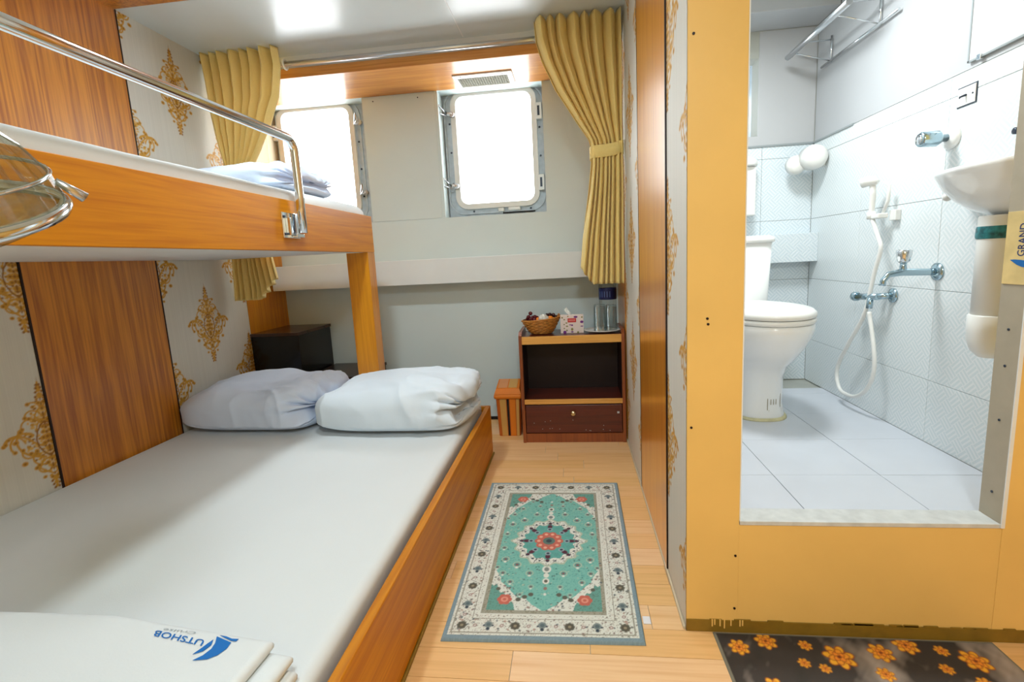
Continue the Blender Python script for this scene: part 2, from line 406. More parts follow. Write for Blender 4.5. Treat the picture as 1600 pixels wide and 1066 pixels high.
def damask_paint(R, cx, cy, S, D):
    for (x, y) in ((0, 0), (0, .05), (0, -.05), (0, .1), (0, -.1)):
        R.dot(cx+x, cy+y, .018, GOLDL*.6+R.c[0, 0]*.4, .034)
    rf = np.random.RandomState(11)
    for q in range(260):
        x, y = rf.rand()*.085, (rf.rand()-.5)*.40
        if x/.085+abs(y)/.205 < 1:
            cc = (GOLD, GOLDL, GOLDD, GOLDL)[q % 4]
            for s in (1, -1): R.dot(cx+s*x, cy+y, .0035+.004*rf.rand(), cc, .003+.003*rf.rand())
    for s in (1, -1):
        for p, r, c_ in S: R.stroke([(cx+s*x, cy+y) for x, y in p], r, c_)
        for x, y, r, ry, c_ in D: R.dot(cx+s*x, cy+y, r, c_, ry)
    for k in range(-9, 13):
        y = .0185*k
        R.dot(cx, cy+y, .0055*(1-abs(y)/.27), GOLDD, .006)
    for k, y in enumerate((.165, .182, .197, .209, -.17, -.185, -.199)):
        R.dot(cx, cy+y, .011-.0022*(k % 4), GOLD, .008)
        for s in (1, -1): R.dot(cx+s*(.014-.003*(k % 4)), cy+y-.006, .005, GOLDD)
S_, D_ = damask_strokes()
def wallpaper(name, x, y0, y1, z0, z1, centres, parent, face=1):
    R = Ras(y1-y0, z1-z0, .0035, lin(214, 213, 204))
    rr = np.random.RandomState(3)
    R.c *= (1+.015*rr.randn(R.nx, 1)[..., None]*np.ones((1, R.ny, 1)))
    for cy, cz in centres:
        if y0-.17 < cy < y1+.17 and z0-.23 < cz < z1+.23: damask_paint(R, cy-y0, cz-z0, S_, D_)
    P = np.stack([np.full_like(R.X, x), R.X+y0, R.Y+z0], -1)
    c = R.c
    if face > 0: P = P[:, ::-1]; c = c[:, ::-1]
    return grid_obj(name, P, M_['wallp'], parent, c)

# ================================================================== STRUCTURE
XL, XR, YB, YS, SO = -2.022, .2975, 3.199, 2.784, 2.191
YF, YJ, XD, XD2, ZS = 1.3036, 1.3706, .4413, 1.0995, .3454
BX, BY, ZF = 1.327, 2.8945, .3254
YN = -.9   # back of the cabin, behind the camera
# floor with planks
bm = B(); box(bm, XL-.06, 1.6, YN, 3.45, -.06, -.004)
floor = struct('floor', bm, M_['grout'])
bm = B(); box(bm, XL, 1.6, YN, .8, -.004, 0); obj('plank_field', bm, wood('laminate_near', srgb(220, 168, 108), srgb(236, 190, 132), 'x', .5, .06, .8), floor)
PM = [wood('laminate_%s' % 'abcd'[k], srgb(*c0), srgb(*c1), 'x', .5, .06, .8) for k, (c0, c1) in enumerate((((220, 168, 108), (236, 190, 132)), ((222, 172, 116), (238, 196, 144)), ((216, 166, 100), (234, 186, 124)), ((224, 174, 122), (240, 200, 152))))]
rp = random.Random(4); pm = {}
y = .8; row = 0
while y < 3.2:
    hgt = .1; x = XL if False else -.9-.6*rp.random(); xe = XR if y > YF-.02 else 1.6
    while x < xe:
        L = rp.choice((.45, .6, .75)); x1 = min(x+L, xe)
        if x1 > -.55:
            bm = B(); box(bm, max(x, -.6)+.0008, x1-.0008, y+.0008, min(y+hgt, YB)-.0008, -.004, 0)
            obj('plank', bm, PM[rp.randrange(4)], floor, loc=((x+x1)/2*0+x, y, 0))
        x += L
    y += hgt; row += 1
# far lining with two window openings
O1 = (-2.022, -1.328); O2 = (-.8223, -.1512); OZ = 1.3966
bm = B()
box(bm, XL, XR, YB, 3.31, 0, OZ); box(bm, XL, XR, YB, 3.31, SO+.002, CEIL)
box(bm, O1[1], O2[0], YB, 3.31, OZ, SO+.002); box(bm, O2[1], XR, YB, 3.31, OZ, SO+.002)
wf = struct('wall_far', bm, M_['lining'])
bm = B()
for s in ((-1.318, -.842), ):
    box(bm, s[0], s[1], YB-.004, YB+.01, OZ+.0, SO-.004, .001)
obj('lining_panel', bm, M_['lining'], wf)
bm = B()
for x in (-1.25, -.95): 
    lathe(bm, [(.004, -.003), (.004, .0)], (x, YB-.004, 2.16), 'y', 8)
obj('screw', bm, M_['bolt'], wf, kind='stuff')
bobj('skirting', (XL, XR, YB-.012, YB, 0, .02), M_['glossblack'], wf)
bm = B(); box(bm, -2.0, XR-.003, 3.033, YB, .969, 1.129, .002); struct('trim_1', bm, M_['ledge'], label='white boxed ledge along the far wall under the windows')
# soffit over the windows
bm = B(); box(bm, XL, XR, YS, YB, SO, 2.243, .002); sof = struct('trim_2', bm, M_['soffit'], label='varnished oak soffit over the two cabin windows')
bobj('white_fascia', (XL, XR, YS+.012, YB, 2.243, CEIL), M_['white'], sof)
# ceiling
bm = B(); box(bm, XL-.06, 1.6, YN, 3.33, CEIL, CEIL+.05); ceiling = struct('ceiling', bm, M_['ceil'])
bobj('ceiling_seam', (-.55, -.545, 2.17, YS, CEIL-.001, CEIL), M_['white'], ceiling)
bobj('wood_band', (XL, XR, 1.566, 2.152, CEIL-.006, CEIL), M_['panel'], ceiling)
# left wall
bm = B(); box(bm, XL-.06, XL-.004, YN, 3.45, 0, CEIL); wl = struct('wall_left', bm, M_['plaster'])
cl = [(2.452+.31*i, .825+.61*k+(.305 if i % 2 else 0)) for i in range(-5, 3) for k in range(-2, 4)]
wallpaper('wallpaper_strip', XL, 2.160, YS, .2, CEIL, cl, wl, -1)
wallpaper('wallpaper_strip', XL, .55, 1.571, .25, 1.30, [(a+.03, b_) for a, b_ in cl], wl, -1)
bobj('plain_strip', (XL-.004, XL, YN, .55, 0, CEIL), M_['plaster'], wl)
bobj('plain_strip', (XL-.004, XL, .55, 1.571, 1.30, CEIL), M_['plaster'], wl)
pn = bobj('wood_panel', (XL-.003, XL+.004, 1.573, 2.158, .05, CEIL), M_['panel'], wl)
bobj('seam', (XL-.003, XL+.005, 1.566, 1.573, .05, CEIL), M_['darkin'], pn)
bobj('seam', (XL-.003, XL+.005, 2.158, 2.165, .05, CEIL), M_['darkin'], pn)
bobj('alcove_panel', (XL-.003, XL+.004, YS, YB, 0, SO), M_['oak_z'], wl)
# right wall
bm = B(); box(bm, XR+.004, XR+.06, YJ, 3.45, 0, CEIL); wr = struct('wall_right', bm, M_['plaster'])
wallpaper('wallpaper_strip', XR, 2.178, YS, 0, CEIL, [(2.47, .55+.61*k) for k in range(4)]+[(2.78, .24+.61*k) for k in range(4)]+[(2.16, .24+.61*k) for k in range(4)], wr, 1)
wallpaper('wallpaper_strip', XR, YF+.003, 1.570, 0, CEIL, [(1.555, .50+.61*k) for k in range(4)]+[(1.245, .19+.61*k) for k in range(4)], wr, 1)
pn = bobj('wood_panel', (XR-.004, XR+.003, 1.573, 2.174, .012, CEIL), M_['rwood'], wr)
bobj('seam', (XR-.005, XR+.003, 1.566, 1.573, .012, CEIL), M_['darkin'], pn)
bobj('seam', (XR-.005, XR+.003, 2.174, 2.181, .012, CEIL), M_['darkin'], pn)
bobj('alcove_panel', (XR-.004, XR+.003, YS, YB, 0, SO), M_['oak_z'], wr)
bm = B(); box(bm, XR-.008, XR-.0005, YF, YS, 0, .010, .002); struct('baseboard_right', bm, M_['plaster'])
# ochre wall with the bathroom opening
bm = B()
box(bm, XR+.001, XD, YF, YJ, 0, CEIL, .0015); box(bm, XD, XD2+.006, YF+.0015, YJ, 0, ZS-.012)
box(bm, XD2+.006, 1.6, YF, YJ, 0, CEIL); box(bm, XD, XD2+.006, YF, YJ, 2.18, CEIL)
wo = struct('wall_front', bm, M_['ochre'])
bm = B()
box(bm, XR+.0005, 1.6, YF-.004, YF, 0, .036)
rd = random.Random(2)
for k in range(26):
    x = .33+1.2*rd.random(); box(bm, x, x+.02+.03*rd.random(), YF-.0038, YF-.0002, .0362, .038+.003*rd.random())
obj('painted_kickboard', bm, M_['olive'], wo)
bm = B()
for x in (.368, .375, .39, .402, .42, .445, .452): box(bm, x, x+.0035, YF-.0055, YF-.003, .012+.012*rd.random(), .040)
obj('paint_drip', bm, M_['ochre'], wo, kind='stuff')
bm = B()
for x, z in ((.432, .24), (.432, .075), (.35, .92), (.352, .905), (.30+.012, 1.62), (.31, .62)): lathe(bm, [(.0035, -.002), (.0035, .001)], (x, YF, z), 'y', 8)
obj('screw', bm, M_['darkin'], wo, kind='stuff')
bm = B(); box(bm, XD+.001, XD2, YF-.001, YJ+.004, ZS-.012, ZS, .001); obj('marble_sill', bm, M_['marble'], wo)
# jamb lining at the right of the opening
bm = B(); box(bm, XD2, XD2+.006, YF-.002, YJ+.002, ZS, 2.18); jam = obj('jamb', bm, M_['taupe'], wo)
bobj('jamb_edge', (XD2-.0008, XD2+.008, YF-.004, YF-.001, ZS-.01, 2.18), M_['white'], jam)
bobj('jamb_lining', (XD-.0, XD+.003, YF+.001, YJ+.002, ZS, 2.18), M_['white'], wo)
bm = B()
for z in (.42, .62, .765, .86): lathe(bm, [(.0035, -.0015), (.0035, .001)], (XD2, 1.338, z), 'x', 8)
obj('screw', bm, M_['bolt'], jam, kind='stuff')
bobj('strike_plate', (XD2-.004, XD2, 1.315, 1.345, 1.40, 1.43), M_['steel'], jam)
# cabin behind and beside the camera (never in view, closes the room)
bm = B(); box(bm, XL-.06, 1.6, YN-.05, YN, 0, CEIL); struct('wall_back', bm, M_['plaster'])
bm = B(); box(bm, 1.6, 1.65, YN, YJ, 0, CEIL); struct('wall_entry', bm, M_['ochre'])
# bathroom shell
bm = B(); box(bm, XR+.06, 1.45, YJ, 3.0, ZF-.09, ZF-.006); bf = struct('floor_bathroom', bm, M_['grout'])
tx = [XR+.07, .33, .66, 1.0, BX]; ty = [YJ, 1.635, 1.955, 2.275, 2.595, 2.70]
for i in range(len(tx)-1):
    for j in range(len(ty)-1):
        if tx[i+1]-tx[i] < .05: continue
        bm = B(); box(bm, tx[i]+.001, tx[i+1]-.001, ty[j]+.001, ty[j+1]-.001, ZF-.006, ZF+rp.random()*.0006, .0006, 1)
        obj('tile', bm, M_['ftile'], bf)
bm = B(); box(bm, XR+.07, BX, 2.70, BY, ZF-.03, ZF-.02); obj('gutter', bm, M_['greyplastic'], bf)
bm = B(); box(bm, BX+.006, BX+.1, YJ, 3.35, ZF-.03, CEIL); wbr = struct('wall_bathroom_right', bm, M_['grout'])
tz = [ZF, .568, .91, 1.24, 1.575, 1.644]; tyw = [YJ, 1.43, 1.93, 2.43, BY]
for i in range(len(tyw)-1):
    for j in range(len(tz)-1):
        bm = B(); box(bm, BX, BX+.006, tyw[i]+.0008, tyw[i+1]-.0008, tz[j]+.0008, tz[j+1]-.0008, .0008, 1)
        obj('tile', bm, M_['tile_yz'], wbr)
bobj('upper_lining', (BX+.003, BX+.007, YJ, BY, 1.647, CEIL), M_['bathwhite'], wbr)
bobj('lining_edge', (BX-.006, BX+.003, 2.52, BY, 1.640, 1.648), M_['greyplastic'], wbr)
W3 = (.42, 1.035, 1.70, 2.10)   # bathroom window opening
bm = B()
y0, y1 = BY+.006, 3.0
box(bm, XR+.06, 1.45, y0, y1, ZF-.03, W3[2]); box(bm, XR+.06, 1.45, y0, y1, W3[3], CEIL)
box(bm, XR+.06, W3[0], y0, y1, W3[2], W3[3]); box(bm, W3[1], 1.45, y0, y1, W3[2], W3[3])
wbf = struct('wall_bathroom_far', bm, M_['grout'])
txf = [XR+.07, .53, .80, 1.06, BX]
for i in range(len(txf)-1):
    for j in range(len(tz)-1):
        bm = B(); box(bm, txf[i]+.0008, txf[i+1]-.0008, BY, BY+.006, tz[j]+.0008, tz[j+1]-.0008, .0008, 1)
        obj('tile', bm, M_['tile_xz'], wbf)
bm = B(); box(bm, W3[1], BX, BY+.002, BY+.006, 1.647, 2.23); box(bm, XR+.07, W3[1], BY+.002, BY+.006, 1.647, W3[2])
obj('upper_lining', bm, M_['bathwhite'], wbf)
bobj('lining_edge', (XR+.07, BX, BY-.008, BY+.002, 1.640, 1.649), M_['greyplastic'], wbf)
bm = B(); box(bm, XR+.07, BX, 2.68, BY+.01, 2.235, CEIL, .003); struct('trim_3', bm, M_['bathwhite'], label='white boxed beam under the bathroom ceiling')
bm = B(); box(bm, .9, BX, 2.803, BY, 1.008, 1.163, .002); struct('trim_4', bm, M_['tile_xz'], label='tiled boxed pipe ledge behind the toilet')
bm = B(); box(bm, XR+.06, XR+.07, YJ, 3.0, ZF, CEIL); struct('wall_bathroom_left', bm, M_['bathwhite'])
# hull outside closing the gap round the windows
bm = B()
y0, y1 = 3.345, 3.40
G1 = (-1.9634, -1.4736, 1.487, 2.175); G2 = (-.7318, -.2318, 1.487, 2.175)
box(bm, XL-.06, 1.45, y0, y1, -.06, 1.40); box(bm, XL-.06, 1.45, y0, y1, 2.26, 2.4)
box(bm, XL-.06, G1[0]-.02, y0, y1, 1.40, 2.26); box(bm, G1[1]+.02, G2[0]-.02, y0, y1, 1.40, 2.26); box(bm, G2[1]+.02, W3[0], y0, y1, 1.40, 2.26)
box(bm, W3[1]+.0, 1.45, y0, y1, 1.40, 2.26)
struct('wall_hull', bm, M_['frame'])
bm = B(); box(bm, W3[0]-.03, W3[0]-.01, 3.0, 3.345, 1.6, 2.25); box(bm, W3[1]+.01, W3[1]+.03, 3.0, 3.345, 1.6, 2.25)
box(bm, W3[0]-.03, W3[1]+.03, 3.0, 3.345, W3[2]-.03, W3[2]-.01); box(bm, W3[0]-.03, W3[1]+.03, 3.0, 3.345, W3[3]+.01, W3[3]+.03)
struct('trim_5', bm, M_['frame'], label='painted steel reveal round the bathroom window')

# windows
def window(n, ox0, ox1, g, yo=3.315, hinge=True):
    x0, x1, z0, z1 = g
    zt = SO+.06
    bm = B()
    outer = rrect(ox0, ox1, OZ+.005, zt, .004)
    inner = rrect(x0-.028, x1+.028, z0-.028, min(z1+.028, zt-.006), .075)
    frame_ring(bm, outer, inner, yo+.008, yo+.034)
    r = struct('window_%d' % n, bm, M_['frame'], label='square-cornered ship window with rounded pane, %s of the cabin' % ('left one' if n == 1 else 'right one'))
    bm = B()
    frame_ring(bm, rrect(x0-.085, x1+.075, z0-.068, zt-.03, .10), rrect(x0-.075, x1+.065, z0-.058, zt-.04, .092), yo-.004, yo+.008)
    obj('raised_rim', bm, M_['frame'], r)
    bm = B()
    frame_ring(bm, rrect(x0-.034, x1+.034, z0-.034, z1+.034, .08), rrect(x0, x1, z0, z1, .05), yo-.016, yo+.02)
    s = obj('sash', bm, M_['sash'], r)
    bm = B(); poly(bm, [(p[0], yo+.012, p[1]) for p in rrect(x0-.002, x1+.002, z0-.002, z1+.002, .05)], .004, (0, 1, 0)); obj('pane', bm, M_['pane'], s)
    # bolts round the casting
    bm = B()
    cx, cz = (x0+x1)/2, (z0+z1)/2
    pts = [(x0-.05, z0+.14), (x0-.05, cz), (x0-.05, z1-.16), (x1+.05, z0+.1), (x1+.05, cz-.06), (x1+.05, cz+.12), (x0+.08, z0-.05), (cx, z0-.05), (x1-.03, z0-.05)]
    for px, pz in pts: lathe(bm, [(.007, -.004), (.006, -.006)], (px, yo+.008, pz), 'y', 8)
    obj('bolt', bm, M_['bolt'], r, kind='stuff')
    hx = x1+.052 if n == 2 else x0-.052
    for hz in (z1-.13, z0+.11):
        bm = B(); box(bm, hx-.022, hx+.018, yo-.03, yo+.008, hz-.05, hz+.05, .003); hg = obj('hinge', bm, M_['sash'], r)
        bobj('hinge_slot', (hx-.010, hx+.004, yo-.032, yo-.028, hz-.03, hz+.03), M_['bolt'], hg)
    lx = x0-.055 if n == 2 else x1+.05
    for lz in (z1-.11, z0+.12):
        bm = B()
        tube(bm, [(lx+.045, yo-.02, lz), (lx, yo-.045, lz+.002)], [.012, .015], 12); lathe(bm, [(.018, -.01), (.018, .012), (.008, .016)], (lx+.03, yo-.03, lz), 'y', 12)
        d = -1 if n == 2 else 1
        tube(bm, [(lx, yo-.045, lz), (lx+d*.035, yo-.10, lz+.045), (lx+d*.045, yo-.10, lz-.0), (lx, yo-.05, lz-.012)], .005, 6)
        obj('clamp', bm, M_['steel'], r)
    if n == 2:
        bobj('drain_slot', (cx+.03, x1+.0, yo-.006, yo-.002, z0-.076, z0-.066), M_['glossblack'], r)
        bm = B(); box(bm, cx+.0, cx+.04, yo-.02, yo+.01, z0-.062, z0-.038, .003); box(bm, cx+.07, cx+.15, yo-.02, yo+.01, z0-.058, z0-.036, .003)
        obj('latch', bm, M_['sash'], r)
    return r
window(1, -2.02, -1.33, G1); window(2, -.82, -.152, G2)
# bathroom window
bm = B(); frame_ring(bm, rrect(W3[0]-.01, W3[1]+.01, W3[2]-.01, W3[3]+.01, .004), rrect(W3[0]+.07, W3[1]-.07, W3[2]+.06, W3[3]-.04, .06), 3.32, 3.35)
w3 = struct('window_3', bm, M_['frame'], label='small rounded window above the toilet, mostly hidden by the door edge')
bm = B(); frame_ring(bm, rrect(W3[0]+.06, W3[1]-.06, W3[2]+.05, W3[3]-.03, .065), rrect(W3[0]+.09, W3[1]-.09, W3[2]+.08, W3[3]-.06, .05), 3.305, 3.34)
s3 = obj('sash', bm, M_['sash'], w3)
bm = B(); poly(bm, [(p[0], 3.33, p[1]) for p in rrect(W3[0]+.088, W3[1]-.088, W3[2]+.078, W3[3]-.058, .05)], .004, (0, 1, 0)); obj('pane', bm, M_['pane'], s3)
bm = B(); lathe(bm, [(.02, -.04), (.022, -.01), (.012, .0)], (W3[1]-.04, 3.31, 1.98), 'y', 12); obj('clamp', bm, M_['steel'], w3)

# ================================================================== OBJECTS
# ---- bunk bed
bunk = thing('bunk_bed', 'orange oak bunk bed, narrow upper berth over a wide lower berth', 'bed', (-.5, 2.6, 0))
YN_B = .38
bm = B(); box(bm, -.513, -.4863, YN_B, 2.598, .006, .2876, .004); obj('side_board', bm, M_['oak_y'], bunk)
bm = B(); box(bm, XL+.006, -.513, 2.575, 2.598, .006, .2876, .003); obj('end_board', bm, M_['oak_x'], bunk)
bm = B(); box(bm, -.4863, -.478, YN_B, 2.598, 0, .010, .003); obj('floor_bead', bm, M_['olive'], bunk)
bm = B(); box(bm, XL+.006, -.513, YN_B, 2.575, .02, .12); obj('bed_base', bm, M_['oak_y'], bunk)
bm = B(); box(bm, -1.110, -1.0856, YN_B, 2.598, 1.1774, 1.3722, .002); obj('upper_side_board', bm, M_['oak_y'], bunk)
bm = B(); box(bm, XL+.006, -1.110, 2.575, 2.598, 1.19, 1.3722, .002); obj('upper_end_board', bm, M_['oak_x'], bunk)
bm = B(); box(bm, XL+.006, -1.110, YN_B, 2.575, 1.182, 1.20); obj('upper_base', bm, M_['white'], bunk)
bm = B(); box(bm, -1.208, -1.0865, 2.508, 2.597, .2, 1.1774, .002); obj('post', bm, M_['oak_z'], bunk)
# guard rail
bm = B()
pts = [(-1.056, .38, 1.592), (-1.056, 1.0, 1.594), (-1.056, 1.80, 1.600)]
for k in range(1, 7):
    a = k/6*PI/2; pts.append((-1.056, 1.80+.045*math.sin(a), 1.555+.045*math.cos(a)))
pts += [(-1.056, 1.846, 1.4), (-1.056, 1.842, 1.245)]
tube(bm, pts, .0165, 16)
gr = obj('guard_rail', bm, M_['chrome'], bunk)
bm = B(); box(bm, -1.0856, -1.079, 1.748, 1.858, 1.225, 1.322, .002); box(bm, -1.079, -1.06, 1.765, 1.775, 1.235, 1.30, .001); box(bm, -1.079, -1.058, 1.80, 1.855, 1.228, 1.242, .002)
obj('rail_bracket', bm, M_['chrome'], gr)
bm = B(); lathe(bm, [(.005, -.002), (.005, .003)], (-1.077, 1.757, 1.305), 'x', 8); lathe(bm, [(.005, -.002), (.005, .003)], (-1.077, 1.757, 1.24), 'x', 8); obj('bracket_screw', bm, M_['bolt'], gr, kind='stuff')

def mattress(name, x0, x1, y0, y1, z0, z1, label, r=.035, seed=0, amp=.004):
    """soft slab: rounded edges, faint undulation, subdivided"""
    nx, ny = 34, 80
    xs = [0]+[.5*(1-math.cos(PI*i/6))*.5*0+r*(1-math.cos(PI/2*i/5)) for i in range(1, 6)]
    def axis(a, b_, n):
        L = b_-a; e = [r*(1-math.cos(PI/2*i/5)) for i in range(6)]
        mid = [r+(L-2*r)*i/(n-1) for i in range(1, n-1)]
        return [a+t for t in e]+[a+t for t in mid]+[b_-t for t in reversed(e)]
    X = axis(x0, x1, nx); Y = axis(y0, y1, ny)
    def edge(t, a, b_):
        d = min(t-a, b_-t)
        return 0 if d >= r else r-math.sqrt(max(0, r*r-(r-d)**2))
    bm = B(); V = []
    for x in X:
        rowv = []
        for y_ in Y:
            drop = max(edge(x, x0, x1), edge(y_, y0, y1))
            n_ = mnoise.noise(Vector((x*3+seed, y_*2.5, seed)))*amp+mnoise.noise(Vector((x*9, y_*7+seed, 3)))*amp*.4
            rowv.append(bm.verts.new((x, y_, z1-drop+(n_ if drop == 0 else n_*.3))))
        V.append(rowv)
    for i in range(len(X)-1):
        for j in range(len(Y)-1): f = bm.faces.new((V[i][j], V[i+1][j], V[i+1][j+1], V[i][j+1])); f.smooth = True
    # skirt
    loop = [V[i][0] for i in range(len(X))]+[V[-1][j] for j in range(1, len(Y))]+[V[i][-1] for i in range(len(X)-2, -1, -1)]+[V[0][j] for j in range(len(Y)-2, 0, -1)]
    low = [bm.verts.new((v.co.x, v.co.y, z0)) for v in loop]; n = len(loop)
    for k in range(n): f = bm.faces.new((loop[k], low[k], low[(k+1) % n], loop[(k+1) % n])); f.smooth = True
    bm.faces.new(low)
    return bm
bm = mattress('', XL+.012, -.5345, YN_B+.01, 2.57, .122, .3128, '', .03, 1, .002)
obj('mattress', bm, M_['fabric'], None, 'wide lower berth mattress under a smooth white sheet', 'mattress', loc=(-1.2, 1.5, .12))
bm = mattress('', XL+.012, -1.114, YN_B+.01, 2.568, 1.202, 1.432, '', .05, 5, .012)
obj('mattress', bm, M_['fabric'], None, 'narrow upper berth mattress under a wrinkled white sheet', 'mattress', loc=(-1.5, 1.5, 1.2))

# ---- folded quilts
def ridged(v): return (1-abs(mnoise.noise(v))*2.2)
def quilt(cx, cy, z0, lx, ly, h, rot, seed, groove=.03, n=150, k=120, shear=0, back=1.0):
    """a folded, plump quilt: rounded on three sides, gathered folds on the open end (+x)"""
    bm = B(); rings = []
    for i in range(n+1):
        t = -math.cos(PI*i/n); u = t
        s_ = (1-abs(u)**3.0)**(1/2.1) if u < 0 else (1-abs(u)**7)**(1/3.0)
        s_ = max(0, s_ if abs(u) < 1 else 0)
        wid = s_**.30; ring = []
        for j in range(k):
            a = 2*PI*j/k; ca, sa = math.cos(a), math.sin(a)
            yn = math.copysign(abs(ca)**(2/3.6), ca); zn = math.copysign(abs(sa)**(2/2.5), sa)
            yy = yn*ly/2*max(wid, .02)
            top = max(0, zn); e = max(0, min(1, (u-.15)/.75)); e = e*e*(3-2*e); eg = max(0, min(1, (u-.62)/.34)); eg = eg*eg*(3-2*eg)
            prof = (1+.10*yn*back)*(1+.16*mnoise.noise(Vector((t*1.6+seed, yn*1.3, seed*1.7)))*1.5)
            z = h/2+(h/2*s_*zn*(prof if zn > 0 else 1))
            if zn < -.2: z = max(0, z*.55)
            x = t*lx/2*(1-.05*yn*yn)+shear*yy
            # layered fold lines running round the open end
            g = 0
            wob = .10*mnoise.noise(Vector((yy*8, seed, 1)))
            for gz, gw, ga in ((-.10, .10, 1.0), (.38, .075, .6), (.70, .06, .35), (-.55, .08, .4)): g += ga*math.exp(-((zn-gz-wob)/gw)**2)
            P_ = Vector((x, yy, z))
            rw = (ridged(Vector((x*4+seed*3, yy*17+seed, z*6)))-.5)*.024*e**1.4+(ridged(Vector((x*9+yy*6+seed, yy*11-x*4, z*9)))-.5)*.010*(.3+.7*e)
            rw += ridged(Vector((x*2.6+yy*5+seed, yy*2.2-x*3, z*2+seed)))**4*.014*(.6+.4*e)
            rw += .010*mnoise.noise(Vector((x*5+seed, yy*5.5, z*4)))
            nx, ny, nz = u**7 if u > 0 else u**3, ca*abs(ca)**.4, sa*abs(sa)**.2
            l = math.sqrt(nx*nx+ny*ny+nz*nz)+1e-6; q = rw*s_ if zn > -.4 else 0
            q -= g*groove*eg
            x += q*nx/l*1.7-g*groove*eg*.5; yy += q*ny/l; z += q*nz/l
            z = max(.0005, z)
            ring.append(bm.verts.new((cx+x*math.cos(rot)-yy*math.sin(rot), cy+x*math.sin(rot)+yy*math.cos(rot), z0+z)))
        rings.append(ring)
    for i in range(n):
        for j in range(k): f = bm.faces.new((rings[i][j], rings[i][(j+1) % k], rings[i+1][(j+1) % k], rings[i+1][j])); f.smooth = True
    bmesh.ops.remove_doubles(bm, verts=bm.verts, dist=.0003)
    return bm
bm = quilt(-1.635, 2.325, .314, .74, .50, .235, math.radians(-1), 3.1, .036, shear=.10)
obj('folded_quilt', bm, M_['bluefab'], None, 'pale blue folded quilt against the wallpapered left wall', 'quilt', 'folded quilts on the lower berth', loc=(-1.6, 2.3, .315))
bm = quilt(-.885, 2.285, .314, .76, .49, .235, math.radians(0), 8.4, .042, shear=.10)
obj('folded_quilt', bm, M_['bluefab2'], None, 'white folded quilt at the aisle side of the bed', 'quilt', 'folded quilts on the lower berth', loc=(-.9, 2.26, .315))
bm = quilt(-1.45, 2.12, 1.434, .62, .50, .115, math.radians(0), 5.7, .018, n=110, k=90)
obj('folded_blanket', bm, M_['bluefab'], None, 'flat pale blue folded blanket on the upper berth', 'blanket', loc=(-1.45, 2.1, 1.436))

# ---- linen pack with the printed logo, near the camera
lp = thing('folded_linen', 'flat folded white linen with a blue sail logo, bottom left of the bed', 'linen', (-1.0, .6, .315))
def slab(x0, x1, y0, y1, z0, z1, r, seed, amp, sk=0):
    bm = B(); nx, ny, k = 50, 30, 8
    for top in (1,):
        pass
    V = []
    for i in range(nx+1):
        for j in range(ny+1):
            pass
    P = {}
    for side in (0, 1):
        for i in range(nx+1):
            for j in range(ny+1):
                s, t = i/nx, j/ny
                ss, tt = .5-.5*math.cos(PI*s), .5-.5*math.cos(PI*t)
                x = x0+(x1-x0)*ss; y_ = y0+(y1-y0)*tt
                d = min(x-x0, x1-x, (y_-y0), (y1-y_)); f = min(1, max(0, d)/r); f = math.sqrt(max(0, 1-(1-f)**2))
                zm = (z0+z1)/2; z = zm+(z1-zm)*f if side else zm-(zm-z0)*f
                if (i in (0, nx) or j in (0, ny)) and side: P[(1, i, j)] = P[(0, i, j)]; continue
                nn = mnoise.noise(Vector((x*6+seed, y_*7, seed)))*amp
                # calm where the print is
                P[(side, i, j)] = bm.verts.new((x+sk*(y_-y1)*(ss), y_-.050*max(0, (x-x0)/(x1-x0)-.62)/.38, z+(nn*(1 if side else 0))*f*(.15 if (-.90 < x < -.62 and y_ > .6) else 1)))
        for i in range(nx):
            for j in range(ny):
                q = [P[(side, i, j)], P[(side, i+1, j)], P[(side, i+1, j+1)], P[(side, i, j+1)]]
                if not side: q.reverse()
                f = bm.faces.new(q); f.smooth = True
    return bm
obj('lower_fold', slab(-1.62, -.548, .395, .806, .316, .350, .016, 2, .003, .05), M_['fabric'], lp)
obj('middle_fold', slab(-1.62, -.556, .395, .811, .350, .376, .013, 4, .002, .05), M_['fabric'], lp)
obj('top_fold', slab(-1.62, -.595, .395, .816, .376, .400, .012, 7, .002, .05), M_['fabric'], lp)
sail = [(-0.713, 0.765), (-0.673, 0.752), (-0.671, 0.738), (-0.678, 0.722), (-0.691, 0.712), (-0.717, 0.708), (-0.706, 0.72), (-0.701, 0.735), (-0.704, 0.749)]
sail2 = [(-0.714, 0.757), (-0.708, 0.744), (-0.713, 0.729), (-0.728, 0.721), (-0.722, 0.736), (-0.718, 0.748)]
swo = [(-0.709, 0.768), (-0.694, 0.766), (-0.678, 0.761), (-0.664, 0.761), (-0.665, 0.755), (-0.676, 0.756), (-0.693, 0.762)]
bm = B()
for P_ in (sail, sail2, swo): poly(bm, [(x, y_, .4012) for x, y_ in P_], .0005)
obj('sail_logo', bm, M_['blue'], lp)
text_mesh('lettering', 'UTSHOB', (-.730, .755, .4015), (-.852, .774, .4015), (-.726, .741, .4015), M_['blue'], lp, bold=.012)
text_mesh('lettering', 'Cruise', (-.765, .774, .4015), (-.841, .780, .4015), (-.761, .768, .4015), M_['grey'], lp, shear=.3)

